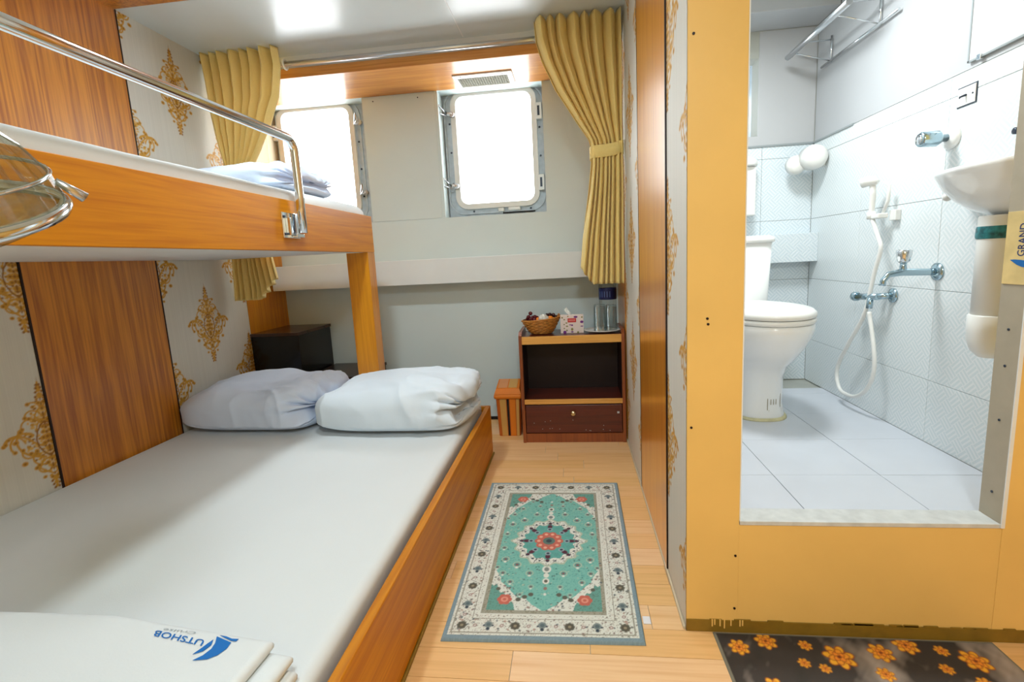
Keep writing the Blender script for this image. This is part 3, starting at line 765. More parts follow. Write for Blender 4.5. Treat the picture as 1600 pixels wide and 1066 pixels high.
# ---- curtains
def lerp_tab(tab, z):
    for (z0, a0), (z1, a1) in zip(tab[:-1], tab[1:]):
        if z0 >= z >= z1:
            t = (z0-z)/(z0-z1); return a0+(a1-a0)*t
    return tab[0][1] if z > tab[0][0] else tab[-1][1]
def curtain(name, label, left, right, depth, ybase, nf, hem, tie_z, mirror, group):
    """left/right/depth: tables (z, value) from the top down; hem(u) gives the lower end"""
    root = thing(name, label, 'curtain', ((left[0][1]+right[0][1])/2, ybase, left[0][0]), group)
    nu, nv = 240, 90
    P = np.zeros((nu, nv, 3)); zt = left[0][0]
    for i in range(nu):
        u = i/(nu-1); zb = hem(u)
        for j in range(nv):
            z = zt+(zb-zt)*j/(nv-1)
            l, r, d = lerp_tab(left, z), lerp_tab(right, z), lerp_tab(depth, z)
            ph = nf*(u-.018*math.sin(5*u*PI))+.13*math.sin(5.0*u+z*2.6)*(1.2 if z < 1.6 else .6)
            q_ = (ph % 1)*2-1; wv = math.sqrt(max(0, 1-q_*q_))
            sx = math.sin(2*PI*ph)
            x = l+(r-l)*u+sx*(r-l)/nf*.10
            y_ = ybase-.018*min(1, d/.07)-d*wv*.8+.004*mnoise.noise(Vector((u*30, z*9, 1)))
            P[i, j] = (x, y_, z)
    grid_obj('cloth', P, M_['curtain'], root, thick=.0025)
    # tie band
    l, r, d = lerp_tab(left, tie_z), lerp_tab(right, tie_z), lerp_tab(depth, tie_z)
    cx, hw, hd = (l+r)/2, (r-l)/2+.006, d*.5+.010
    bm = B(); n = 40; rr_ = []
    for z, e in ((tie_z-.033, .0), (tie_z-.03, .004), (tie_z+.03, .004), (tie_z+.033, 0)):
        rr_.append([bm.verts.new((cx+(hw+e)*math.copysign(abs(math.cos(2*PI*k/n))**.6, math.cos(2*PI*k/n)), ybase-d*.45+(hd+e)*math.copysign(abs(math.sin(2*PI*k/n))**.8, math.sin(2*PI*k/n)), z+.012*mirror*math.cos(2*PI*k/n)-.004*math.sin(6*PI*k/n))) for k in range(n)])
    for a in range(3):
        for k in range(n): f = bm.faces.new((rr_[a][k], rr_[a][(k+1) % n], rr_[a+1][(k+1) % n], rr_[a+1][k])); f.smooth = True
    o = obj('tieback', bm, M_['curtain'], root); md = o.modifiers.new('s', 'SOLIDIFY'); md.thickness = .004
    return root
ROD = (2.72, 2.238)
YC = 2.722
rc = curtain('curtain', 'mustard curtain tied back at the right of the far windows', 
        [(2.30, -.152), (2.20, -.146), (2.10, -.118), (1.96, -.055), (1.8, .045), (1.70, .112), (1.64, .124), (1.56, .118), (1.42, .100), (1.2, .065), (.9, .03)],
        [(2.30, .276), (1.8, .279), (1.64, .282), (.9, .276)],
        [(2.30, .115), (2.0, .105), (1.75, .06), (1.64, .045), (1.5, .075), (.9, .10)], YC, 7.5, lambda u: 1.035-.09*min(1, u*3.2), 1.645, 1, 'mustard curtains at the far windows')
lc = curtain('curtain', 'mustard curtain tied back in the left corner behind the bunk', 
        [(2.30, -2.012), (1.9, -1.99), (1.68, -1.968), (1.4, -1.98), (.9, -2.0)],
        [(2.30, -1.545), (2.2, -1.54), (2.05, -1.575), (1.9, -1.66), (1.8, -1.73), (1.70, -1.81), (1.64, -1.835), (1.5, -1.82), (1.2, -1.745), (1.05, -1.72), (.9, -1.71)],
        [(2.30, .115), (2.0, .105), (1.75, .06), (1.64, .045), (1.5, .075), (.9, .10)], YC, 8, lambda u: .94+.12*max(0, (u-.6)/.4), 1.655, -1, 'mustard curtains at the far windows')
for rt, x in ((rc, -.140), (lc, -1.552)):
    bm = B(); n = 20
    lathe(bm, [(.021, -.004), (.028, -.004), (.030, 0), (.028, .004), (.021, .004), (.021, -.004)], (x, ROD[0], ROD[1]), 'x', 20, cap=False); obj('eyelet', bm, M_['plastic'], rt)
rod = thing('curtain_rod', 'steel curtain rod running under the ceiling between the two curtains', 'rod', (-.86, ROD[0], ROD[1]))
bm = B(); tube(bm, [(-2.0, ROD[0], ROD[1]+.004), (.285, ROD[0], ROD[1]-.003)], .0135, 14); obj('tube', bm, M_['steel'], rod)
for x in (-1.98, .27):
    bm = B(); tube(bm, [(x, ROD[0], ROD[1]), (x, YS, ROD[1])], .008, 8); lathe(bm, [(.022, -.006), (.022, 0)], (x, YS, ROD[1]), 'y', 14); obj('rod_bracket', bm, M_['steel'], rod)

# ---- vent under the soffit
vt = thing('ceiling_vent', 'white framed air vent in the oak soffit above the right window', 'vent', (-.49, 3.09, SO))
bm = B(); x0, x1, y0, y1 = -.668, -.312, 2.972, 3.192
gx0, gx1, gy0, gy1 = -.645, -.344, 3.018, 3.165
for d in ((x0, gx0, y0, y1), (gx1, x1, y0, y1), (gx0, gx1, y0, gy0), (gx0, gx1, gy1, y1)): box(bm, *d, SO-.008, SO, .002)
obj('frame', bm, M_['white'], vt)
bobj('backing', (gx0, gx1, gy0, gy1, SO-.001, SO-.0002), M_['darkin'], vt)
bm = B()
for k in range(20): xx = gx0+(gx1-gx0)*(k+.5)/20; box(bm, xx-.0028, xx+.0028, gy0, gy1, SO-.005, SO-.002)
for k in range(11): yy = gy0+(gy1-gy0)*(k+.5)/11; box(bm, gx0, gx1, yy-.0026, yy+.0026, SO-.006, SO-.002)
obj('grille', bm, mat('vent_grey', srgb(130, 128, 106), .6), vt)
bm = B()
for x in (-.62, -.37): lathe(bm, [(.004, -.002), (.004, 0)], (x, 2.99, SO-.008), 'z', 8)
obj('screw', bm, M_['bolt'], vt, kind='stuff')

# ---- low cabinet
cb = thing('bedside_cabinet', 'dark red-brown cabinet with an open shelf, one drawer and light wood edges', 'cabinet', (-.02, 2.94, 0))
CX0, CX1, CY0, CY1 = -.3255, .2855, 2.752, 3.03
def side_panel(x0, x1):
    bm = B()
    prof = [(CY0, 0), (CY0, .655), (CY0+.03, .674), (CY1, .674), (CY1, 0)]
    vs = [[bm.verts.new((x, a, b_)) for a, b_ in prof] for x in (x0, x1)]
    bm.faces.new(vs[0]); bm.faces.new(list(reversed(vs[1])))
    for k in range(5): bm.faces.new((vs[0][k], vs[0][(k+1) % 5], vs[1][(k+1) % 5], vs[1][k]))
    return bm
obj('side_panel', side_panel(CX0, CX0+.018), M_['mahogside'], cb); obj('side_panel', side_panel(CX1-.018, CX1), M_['mahogside'], cb)
IX0, IX1 = CX0+.018, CX1-.018
bobj('top_board', (IX0, IX1, CY0+.012, CY1, .604, .646), M_['mahog'], cb)
bobj('edge_strip', (IX0, IX1, CY0+.004, CY0+.012, .602, .648), M_['beech'], cb, .001)
bobj('back_panel', (IX0, IX1, CY1-.01, CY1, .02, .604), M_['darkin'], cb)  # near-black back and inner sheets paint the shade inside the cabinet
bobj('inner_shade_sheet', (IX0, IX0+.002, CY0+.02, CY1-.01, .268, .602), M_['darkin'], cb); bobj('inner_shade_sheet', (IX1-.002, IX1, CY0+.02, CY1-.01, .268, .602), M_['darkin'], cb)
bobj('shelf', (IX0, IX1, CY0+.012, CY1-.01, .240, .266), M_['mahog'], cb)
bobj('edge_strip', (IX0, IX1, CY0+.004, CY0+.012, .238, .268), M_['beech'], cb, .001)
dr = bobj('drawer', (IX0+.004, IX1-.004, CY0+.002, CY1-.03, .062, .232), M_['mahog'], cb, .002)
bm = B(); lathe(bm, [(.006, 0), (.006, -.012), (.014, -.018), (.016, -.024), (.012, -.03), (.0001, -.031)], (-.022, CY0+.002, .188), 'y', 18); obj('knob', bm, mat('brass_knob', (.72, .62, .38, 1), .25, 1, 0), dr)
bm = B(); box(bm, .235, .248, CY0+.0005, CY0+.003, .178, .190); 
for k in range(14): xx = IX0+.02+rd.random()*.5; zz = .07+.08*rd.random(); box(bm, xx, xx+.004, CY0+.0008, CY0+.003, zz, zz+.003)
obj('scuff', bm, M_['bathwhite'], dr, kind='stuff')
bobj('plinth', (IX0, IX1, CY0+.006, CY0+.022, 0, .056), M_['mahogside'], cb)
# things on the cabinet
ZT = .6470
bk = thing('fruit_basket', 'woven cane basket of fruit on the left end of the cabinet', 'basket', (-.197, 2.885, ZT))
BC = (-.197, 2.885)
def brad(t): return .062+.048*t**.8   # radius against height 0..1
rr2 = random.Random(5)
for k in range(10):
    t = k/9; bm = B(); n = 44; r = brad(t)
    pts = []
    for i in range(n+1):
        a = 2*PI*i/n; q = r+.0022*math.sin(a*11+(k % 2)*PI)
        pts.append((BC[0]+q*math.cos(a)*1.04, BC[1]+q*math.sin(a)*.82, ZT+.008+.082*t+.010*t*math.cos(a)))
    tube(bm, pts, .0052, 6, False)
    obj('cane_coil', bm, M_['cane'] if 'cane' in M_ else M_.setdefault('cane', mat('cane', srgb(186, 124, 50), .55, var=.3, scale=60)), bk)
bm = B(); lathe(bm, [(.0001, .002), (.06, .002), (.062, .01), (.085, .05), (.104, .088), (.100, .088), (.08, .05), (.058, .014), (.0001, .010)], (BC[0], BC[1], ZT), 'z', 30, 1.02, .8); obj('basket_lining', bm, mat('dark_cane', srgb(112, 64, 20), .7, var=.3, scale=60), bk)
bm = B(); pts = [(BC[0]+.108+.006*math.cos(a), BC[1], ZT+.098+.018*math.sin(a)) for a in [k*PI/8 for k in range(-2, 11)]]; tube(bm, pts, .004, 6); obj('basket_handle', bm, M_['cane'], bk)
GR = mat('dark_grape', srgb(86, 18, 30), .2, var=.2, scale=60)
gb = thing('grape_bunch', 'dark red grapes heaped at the left rim of the fruit basket', 'grapes', (-.255, 2.87, ZT+.08), 'grapes in the basket')
for k, (dx, dy, dz) in enumerate(((0, 0, .038), (-.012, -.01, .018), (.012, -.012, .014), (.026, -.004, .016), (.036, .004, .010), (.002, -.02, .004), (-.018, .01, .006), (.02, .012, .004), (.024, -.02, .0))):
    bm = B(); sphere(bm, (-.258+dx, 2.868+dy, ZT+.088+dz), .0125, u=12, v=8); obj('grape', bm, GR, gb)
g2 = thing('grape_bunch', 'small cluster of dark grapes at the right rim of the basket by an orange', 'grapes', (-.125, 2.9, ZT+.08), 'grapes in the basket')
for k, (dx, dy, dz) in enumerate(((0, 0, .018), (-.022, .004, .020), (-.04, .01, .017), (.014, .0, .004), (-.01, .016, .012), (.018, -.012, -.004))):
    bm = B(); sphere(bm, (-.122+dx, 2.90+dy, ZT+.09+dz), .012, u=12, v=8); obj('grape', bm, mat('blackish_grape', srgb(52, 20, 22), .25, var=0) if k == 0 else g2.children[0].data.materials[0], g2)
ORM = mat('orange_peel', srgb(240, 132, 20), .4, var=.05, bump=.3, bscale=220)
bm = B(); sphere(bm, (-.142, 2.862, ZT+.082), .026, u=20, v=14); obj('orange', bm, ORM, None, 'bright orange at the right side of the fruit basket', 'orange', loc=(-.142, 2.862, ZT+.08))
bm = B(); sphere(bm, (-.212, 2.86, ZT+.080), .021, u=20, v=14); obj('orange', bm, ORM, None, 'small orange half hidden between grapes and the pale wrapped fruit', 'orange', loc=(-.212, 2.86, ZT+.08))
bm = B()
sphere(bm, (-.180, 2.85, ZT+.088), .034, u=26, v=18)
for v in bm.verts: v.co += Vector((0, 0, 1))*.006*mnoise.noise(v.co*70)+Vector((1, .4, .2))*.006*mnoise.noise(v.co*45)
obj('wrapped_fruit', bm, mat('cling_film', srgb(206, 206, 198), .15, var=.1, scale=60, coat=.5), None, 'pale wrapped fruit in clear film in the middle of the basket', 'fruit', loc=(-.18, 2.85, ZT+.085))
tb = thing('tissue_box', 'white tissue box printed with purple flowers and a red label', 'tissue box', (-.011, 2.88, ZT))
TX0, TX1, TY0, TY1, TZ1 = -.0795, .0575, 2.848, 2.90, ZT+.108
bm = B(); box(bm, TX0, TX1, TY0, TY1, ZT, TZ1, .0015); obj('carton', bm, mat('carton', srgb(228, 214, 208), .5, var=.03), tb)
def print_ellipses(name, L, m_, y_, parent):
    bm = B()
    for fx, fz, rx, rz in L:
        cx, cz = TX0+(TX1-TX0)*fx, TZ1-(TZ1-ZT)*fz
        poly(bm, [(cx+rx*math.cos(a*PI/6), y_, cz+rz*math.sin(a*PI/6)) for a in range(12)])
    return obj(name, bm, m_, parent, kind='stuff')
yp = TY0-.0006
print_ellipses('printed_flower', [(.66, .1, .012, .006), (.92, .38, .010, .008), (.92, .62, .009, .003), (.5, .55, .006, .005), (.18, .93, .010, .009), (.42, .53, .006, .003), (.5, .92, .008, .004)], mat('purple_print', srgb(112, 40, 128), .5, var=0), yp, tb)
print_ellipses('printed_leaf', [(.08, .12, .005, .005), (.17, .23, .005, .004), (.26, .42, .006, .004), (.16, .5, .004, .004), (.28, .6, .007, .004), (.16, .72, .004, .004), (.27, .83, .005, .005), (.5, .78, .007, .009), (.75, .95, .006, .006), (.93, .12, .005, .005), (.33, .06, .004, .004)], mat('green_print', srgb(134, 130, 72), .5, var=0), yp, tb)
bobj('red_label', (TX0+.043, TX0+.093, yp-.0006, yp, TZ1-.042, TZ1-.018), mat('red_print', srgb(196, 34, 38), .5, var=0), tb)
bm = B()
for k in range(5): xx = TX0+.050+.0078*k; box(bm, xx, xx+.0045, yp-.001, yp-.0005, TZ1-.035, TZ1-.024)
obj('label_marks', bm, mat('pink_print', srgb(232, 150, 140), .5, var=0), tb, kind='stuff')
bm = B()
P = np.zeros((14, 12, 3))
for i in range(14):
    for j in range(12):
        u, v = i/13-.5, j/11
        P[i, j] = (-.018+.03*u*(1-.2*v)-.024*v+.004*math.sin(9*u+4*v), 2.874+.010*math.sin(u*12)*(.4+v*.4), TZ1-.002+.054*v*(1-.9*abs(u+.1)))
grid_obj('tissue', P, mat('tissue_paper', srgb(232, 236, 232), .8, var=0), tb, thick=.0008)
bm = B(); lathe(bm, [(.0001, .002), (.06, .002), (.075, .004), (.108, .012), (.112, .016), (.110, .017), (.075, .009), (.05, .006), (.0001, .006)], (.168, 2.872, ZT), 'z', 48, 1, .84)
obj('saucer', bm, M_['ceramic'], None, 'white oval-looking plate under the upturned glasses', 'plate', loc=(.168, 2.872, ZT))
def tumbler(x, y_, h, label):
    bm = B(); z0 = ZT+.0072
    lathe(bm, [(.0385, 0), (.0375, .0), (.0335, h-.012), (.0001, h-.010), (.0001, h), (.0325, h), (.0355, h-.006), (.0395, 0), (.0385, 0)], (x, y_, z0), 'z', 32, .92, .92, cap=False)
    return obj('drinking_glass', bm, M_['glass'], None, label, 'glass', 'upturned glasses on the plate', loc=(x, y_, z0))
tumbler(.152, 2.845, .160, 'front upturned clear glass on the white plate')
tumbler(.222, 2.885, .150, 'second upturned clear glass at the right of the plate')
wb = thing('water_bottle', 'tall clear water bottle with a navy label, standing behind the glasses', 'bottle', (.215, 2.965, ZT))
bx, by = .210, 2.972
bm = B(); lathe(bm, [(.0001, .001), (.048, .001), (.053, .008), (.053, .05), (.050, .06), (.053, .07), (.053, .11), (.050, .12), (.053, .13), (.053, .27), (.05, .29), (.03, .325), (.016, .34), (.016, .355)], (bx, by, ZT), 'z', 32); obj('body', bm, M_['pet'], wb)
bm = B(); lathe(bm, [(.0538, .185), (.0538, .252)], (bx, by, ZT), 'z', 32, cap=False); lb = obj('label', bm, mat('navy_label', srgb(20, 32, 84), .4, var=0), wb)
bm = B()
for k in range(5):
    a = math.radians(-150+17*k); 
    for dz, hh in ((0, .035), ) : poly(bm, [(bx+.0545*math.cos(a+s), by+.0545*math.sin(a+s), ZT+z) for s, z in ((0, .2), (.08, .2), (.08, .235), (0, .235))])
obj('label_marks', bm, mat('pale_print', srgb(96, 120, 180), .5, var=0), wb, kind='stuff')
bm = B(); lathe(bm, [(.018, .352), (.018, .372), (.0001, .373)], (bx, by, ZT), 'z', 20); obj('cap', bm, M_['blue'], wb)

# ---- waste bin
bn = thing('waste_bin', 'orange and tan striped plastic bin with swing lid beside the cabinet', 'bin', (-.43, 2.93, 0))
def taper(x0, x1, y0, y1, z0, z1, f):
    bm = B(); cx, cy = (x0+x1)/2, (y0+y1)/2
    o0 = rrect(cx-(x1-x0)/2*f, cx+(x1-x0)/2*f, cy-(y1-y0)/2*f, cy+(y1-y0)/2*f, .018, 4); o1 = rrect(x0, x1, y0, y1, .022, 4)
    a = [bm.verts.new((p[0], p[1], z0)) for p in o0]; b_ = [bm.verts.new((p[0], p[1], z1)) for p in o1]
    n = len(a)
    for k in range(n): bm.faces.new((a[k], a[(k+1) % n], b_[(k+1) % n], b_[k]))
    bm.faces.new(list(reversed(a))); bm.faces.new(b_)
    return bm
OR = mat('orange_plastic', srgb(222, 124, 26), .55); TAN = mat('tan_plastic', srgb(206, 158, 84), .4); OR2 = mat('rust_plastic', srgb(190, 96, 30), .4)
obj('tub', taper(-.502, -.345, 2.86, 3.01, 0, .245, .88), OR2, bn)
for k, (xa, xb, m_) in enumerate(((-.495, -.482, OR2), (-.476, -.437, TAN), (-.432, -.418, M_['glossblack']), (-.412, -.378, OR), (-.372, -.354, TAN))):
    bm = B(); f = .88; cx = -.4235; cyb, cyt = 2.935-.075*f, 2.86
    q = [(cx+(xa-cx)*f, cyb-.002, .003), (cx+(xb-cx)*f, cyb-.002, .003), (xb, cyt-.002, .243), (xa, cyt-.002, .243)]
    poly(bm, q, .0025, (0, 1, 0)); obj('stripe', bm, m_, bn)
bm = B(); box(bm, -.512, -.335, 2.85, 3.02, .243, .275, .012); obj('collar', bm, OR, bn)
bm = B()
vs = [(-.508, 2.856, .275), (-.339, 2.856, .275), (-.339, 3.016, .275), (-.508, 3.016, .275), (-.496, 2.870, .308), (-.351, 2.870, .308), (-.355, 2.99, .34), (-.492, 2.99, .34)]
v = [bm.verts.new(p) for p in vs]
for q in ((0, 1, 5, 4), (1, 2, 6, 5), (2, 3, 7, 6), (3, 0, 4, 7), (4, 5, 6, 7), (3, 2, 1, 0)): bm.faces.new([v[i] for i in q])
lid = obj('lid', bm, OR, bn)
for a, b_, m_ in ((-.484, -.426, mat('salmon_plastic', srgb(216, 146, 92), .4)), (-.420, -.366, TAN)):
    bm = B(); poly(bm, [(a, 2.878, .3105), (b_, 2.878, .3105), (b_, 2.984, .3395), (a, 2.984, .3395)], .002); obj('flap_panel', bm, m_, lid)

# ---- dark furniture behind the bed end
db = thing('black_cabinet', 'glossy black box cabinet in the far left corner under the curtain', 'cabinet', (-1.86, 2.93, 0))
bobj('body', (XL+.006, -1.70, 2.70+.07, 3.17, .0, .70), M_['black'], db, .002)
bobj('top', (XL+.006, -1.695, 2.70+.065, 3.175, .70, .72), M_['blacktop'], db, .002)
ls = thing('low_shelf', 'low dark shelf unit behind the bunk post at the foot of the far wall', 'shelf', (-1.4, 2.9, 0))
bobj('top', (-1.685, -1.312, 2.75, 3.17, .415, .435), M_['blacktop'], ls, .002)
bobj('body', (-1.68, -1.318, 2.76, 3.165, 0, .415), M_['black'], ls)

# ---- rug
def rug_raster():
    W, H = .61, .985
    R = Ras(W, H, .0025, lin(196, 190, 172)); X, Y = R.X, R.Y; rr = np.random.RandomState(1)
    CREAM, TEAL, TEALD, GREY, BLUEG, TAUPE = lin(220, 222, 212), lin(122, 186, 174), lin(92, 158, 150), lin(120, 132, 130), lin(124, 146, 154), lin(160, 158, 142)
    CORAL, MAROON, OLV, NAVY = lin(196, 104, 88), lin(88, 44, 60), lin(96, 96, 84), lin(52, 66, 78)
    dE = np.minimum(np.minimum(X, W-X), np.minimum(Y, H-Y))
    sp = rr.rand(*X.shape)
    sp2 = (sp+np.roll(sp, 1, 0)+np.roll(sp, 1, 1)+np.roll(sp, (1, 1), (0, 1)))/4
    R.c = np.where((dE < .105)[..., None], CREAM, TAUPE)
    # small scattered vine work
    R.blend(((sp2 > .66) & (dE < .1))*.75, lin(122, 112, 96)); R.blend(((sp2 < .30) & (dE < .1))*.5, lin(178, 156, 134))
    R.blend((abs(dE-.026) < .0018)*.9, TAUPE*.9); R.blend((abs(dE-.082) < .002)*1., TAUPE*.9); R.blend((abs(dE-.088) < .0018)*1., CREAM)
    R.blend(dE < .017, BLUEG)
    R.blend(((dE < .017) & (sp > .6))*.3, lin(150, 170, 178))
    inn = dE > .105
    x, y = (X-W/2)/(W/2-.105), (Y-H/2)/(H/2-.105)      # -1..1 in the field
    R.blend(inn & (sp2 > .6), lin(140, 136, 116))
    for q in range(900):   # dense little blossoms and leaves of the borders
        px, py = rr.rand()*W, rr.rand()*H; e_ = min(px, W-px, py, H-py)
        if .028 < e_ < .080: R.dot(px, py, .0022+.0026*rr.rand(), (lin(112, 112, 104), lin(136, 116, 104), lin(96, 106, 108), lin(170, 136, 122))[q % 4], .002+.002*rr.rand(), rr.rand()*3)
    inner = dE > .118
    # corner pieces teal-grey, cream spandrel, teal field
    ax, ay = np.abs(x), np.abs(y)
    R.blend(inner, lin(104, 158, 146)); R.blend(inner*(sp2 > .62)*.6, lin(88, 118, 108))
    def edge(ax_, s):  # field outline: y limit for each x, pointed top, stepped shoulders
        e = np.interp(ax_, [0, .06, .20, .36, .41, .55, .70, .78, .80, .93, .97, 1.0], [1.0, .95, .90, .80, .84, .76, .66, .62, .56, .44, .40, .32])
        return e
    sc1 = edge(ax, 1)
    spand = (ay < np.interp(ax, [0, .3, .44, .5, .62, .7, .8, .84, 1.0], [1.1, 1.05, .98, .90, .86, .76, .72, .66, .64])+.018*np.sin(ax*44))
    R.blend((spand & inner)*1., CREAM); R.blend((spand & inner & (sp2 > .68))*.7, lin(126, 122, 110))
    fld = (ay < sc1)
    R.blend((fld & inner)*1., TEAL)
    R.blend((fld & inner & (sp2 > .62))*.55, TEALD); R.blend((fld & inner & (sp2 < .34))*.4, lin(132, 190, 170))
    for q in range(700):
        px, py = W/2+(rr.rand()-.5)*.39, H/2+(rr.rand()-.5)*.77
        xx, yy = abs(px-W/2)/.2, abs(py-H/2)/.3875
        if yy < np.interp(xx, [0, .36, .7, 1], [.97, .78, .62, .3]): R.dot(px, py, .0018+.002*rr.rand(), (lin(60, 118, 112), lin(140, 190, 174), lin(96, 120, 118), lin(168, 188, 168))[q % 4])
        elif yy < np.interp(xx, [0, .44, .7, 1], [1, .94, .74, .62]): R.dot(px, py, .002+.0025*rr.rand(), (lin(112, 112, 104), lin(150, 120, 110), lin(96, 106, 108))[q % 3])
    # field flowers
    for (fx, fy, rr_) in ((.3, .5, .014), (.55, .38, .016), (.78, .3, .015), (.85, .12, .012), (.62, .62, .012), (.25, .68, .010), (.78, .5, .012), (.5, .16, .0), (.42, .78, .009), (.9, .42, .010)):
        if rr_ == 0: continue
        for sx in (1, -1):
            for sy in (1, -1):
                px, py = W/2+sx*fx*(W/2-.105), H/2+sy*fy*(H/2-.105)
                R.dot(px, py, rr_, lin(176, 190, 168)); R.dot(px, py, rr_*.72, TEALD); R.dot(px, py, rr_*.42, lin(126, 96, 96)); R.dot(px, py+sy*rr_, rr_*.35, CREAM)
    for sy in (1, -1):   # axis pendants
        for d, r_, cc in ((.172, .020, CREAM), (.172, .011, GREY), (.205, .012, CREAM), (.235, .015, CREAM), (.235, .008, OLV), (.272, .008, lin(150, 120, 110)), (.30, .006, CREAM)):
            R.dot(W/2, H/2+sy*d, r_*.8, cc, r_)
    # central medallion: scalloped cream ring, teal heart, eight dark palmettes, coral rosette
    dx, dy = (X-W/2), (Y-H/2); th = np.arctan2(dy, dx*1.0); rd_ = np.sqrt((dx/.125)**2+(dy/.142)**2)
    sca = 1+.05*np.cos(16*th)+.09*np.exp(-((np.abs(np.sin(th)))/.12)**2)
    R.blend(rd_ < sca*1.06, lin(178, 190, 168)); R.blend(rd_ < sca, CREAM); R.blend((rd_ < sca) & (sp2 > .64), lin(110, 110, 108)); R.blend(rd_ < sca*.80, lin(96, 168, 158)); R.blend((rd_ < sca*.80) & (sp2 > .6), TEALD)
    for k in range(8):
        a = k*PI/4; px, py = W/2+.125*.70*math.cos(a), H/2+.142*.70*math.sin(a)
        R.dot(px, py, .013, MAROON, .010, a); R.dot(W/2+.125*.86*math.cos(a), H/2+.142*.86*math.sin(a), .008, MAROON); R.dot(W/2+.125*.56*math.cos(a), H/2+.142*.56*math.sin(a), .011, lin(150, 168, 176)); R.dot(W/2+.125*.56*math.cos(a), H/2+.142*.56*math.sin(a), .006, NAVY)
        a += PI/8; R.dot(W/2+.125*.66*math.cos(a), H/2+.142*.66*math.sin(a), .010, TEALD)
    for k in range(10):
        a = k*PI/5; px, py = W/2+.040*math.cos(a), H/2+.046*math.sin(a)
        R.dot(px, py, .016, CORAL); R.dot(px, py, .007, lin(228, 172, 146))
    R.dot(W/2, H/2, .030, CORAL); R.dot(W/2, H/2, .024, lin(92, 120, 112)); R.dot(W/2, H/2, .011, NAVY)
    for k in range(24):
        a = k*PI/12; R.dot(W/2+.125*.90*math.cos(a), H/2+.142*.90*math.sin(a), .0045, NAVY)
    # corner coral flowers
    for sx in (1, -1):
        for sy in (1, -1):
            px, py = W/2+sx*(.66)*(W/2-.105), H/2+sy*.84*(H/2-.105)
            for k in range(6):
                a = k*PI/3; R.dot(px+.014*math.cos(a), py+.014*math.sin(a), .011, CORAL)
            R.dot(px, py, .012, lin(222, 150, 130)); R.dot(px, py, .006, CORAL)
            for q in range(3): R.dot(px-sx*(.045+.02*q), py+sy*(.0-.012*q), .009, OLV); 
            R.dot(px+sx*.028, py-sy*.05, .008, OLV)
    # border palmettes
    n = 7
    def palm(px, py, k):
        if k % 2 == 0:
            for q in range(8):
                a = q*PI/4; R.dot(px+.011*math.cos(a), py+.011*math.sin(a), .0055, OLV)
            R.dot(px, py, .011, lin(88, 84, 72)); R.dot(px, py, .005, lin(150, 140, 116))
        else:
            R.dot(px, py+.004, .013, lin(126, 138, 136)); R.dot(px, py+.004, .007, lin(92, 108, 112)); R.dot(px, py-.013, .006, NAVY); R.dot(px-.014, py, .0035, NAVY); R.dot(px+.014, py, .0035, NAVY)
    for k in range(7):
        px = .054+(W-.108)*k/6
        palm(px, .054, k); palm(px, H-.054, k)
        if k < 6:
            for py in (.054, H-.054): R.dot(px+(W-.108)/12, py, .006, lin(150, 110, 104)); R.dot(px+(W-.108)/12, py, .003, CREAM)
    for k in range(1, 10):
        py = .054+(H-.108)*k/10
        palm(.054, py, k); palm(W-.054, py, k)
    for k in range(10):
        py = .054+(H-.108)*(k+.5)/10
        for px in (.054, W-.054): R.dot(px, py, .006, lin(150, 110, 104)); R.dot(px, py, .003, CREAM)
    return R
R = rug_raster()
# four corners measured on the floor
c00, c10, c01, c11 = (-.421, 1.221), (.173, 1.236), (-.433, 2.214), (.184, 2.219)
u, v = R.X/R.w, R.Y/R.h
P = np.zeros(R.X.shape+(3,))
for i in (0, 1): P[..., i] = (c00[i]*(1-u)+c10[i]*u)*(1-v)+(c01[i]*(1-u)+c11[i]*u)*v
ed = np.minimum(np.minimum(R.X, R.w-R.X), np.minimum(R.Y, R.h-R.Y))
P[..., 2] = .0095*np.clip(ed/.004, 0, 1)**.5+.0008+.002*np.exp(-((1-v)/.02)**2)*0
rug = grid_obj('rug', P, M_['rug'], None, R.c, label='teal and cream patterned rug with a coral medallion between bed and wall', cat='rug')
bobj('care_tag', (.178, .200, 1.318, 1.348, .001, .003), M_['white_tag'], rug)

# ---- dark mat in front of the bathroom
R = Ras(.735, .50, .003, lin(52, 46, 42)); rr = np.random.RandomState(9)
def cloud(X, Y, f, s):
    o = np.zeros(X.shape)
    for k in range(5):
        a, b_, c_, d = rr.rand(4)*6.28; ff = f*2**(k*.7)
        o += np.sin(ff*(X*math.cos(a)+Y*math.sin(a))+b_+1.5*np.sin(ff*.6*(X*math.cos(c_)+Y*math.sin(c_))+d))/(1.35**k)
    return o/3
n1 = cloud(R.X, R.Y, 14, 1); n2 = cloud(R.X, R.Y, 40, 2)
R.blend(np.clip(n1*.9+n2*.35, 0, 1), lin(166, 152, 140)); R.blend(np.clip(-n1*.5+n2*.3-.2, 0, .6), lin(24, 30, 24))
def flower(x, y_, r, big=True):
    for ring, n in ((1., 7), (.62, 6), (.3, 4)):
        for k in range(n):
            a = k*2*PI/n+ring*2; px, py = x+r*.62*ring*math.cos(a), y_+r*.62*ring*math.sin(a)
            R.dot(px, py, r*.40*(.5+.5*ring), lin(146, 62, 14), r*.3*(.5+.5*ring), a); R.dot(px, py, r*.33*(.5+.5*ring), lin(232, 128+int(40*ring), 42), r*.23*(.5+.5*ring), a)
    R.dot(x, y_, r*.13, lin(120, 50, 10))
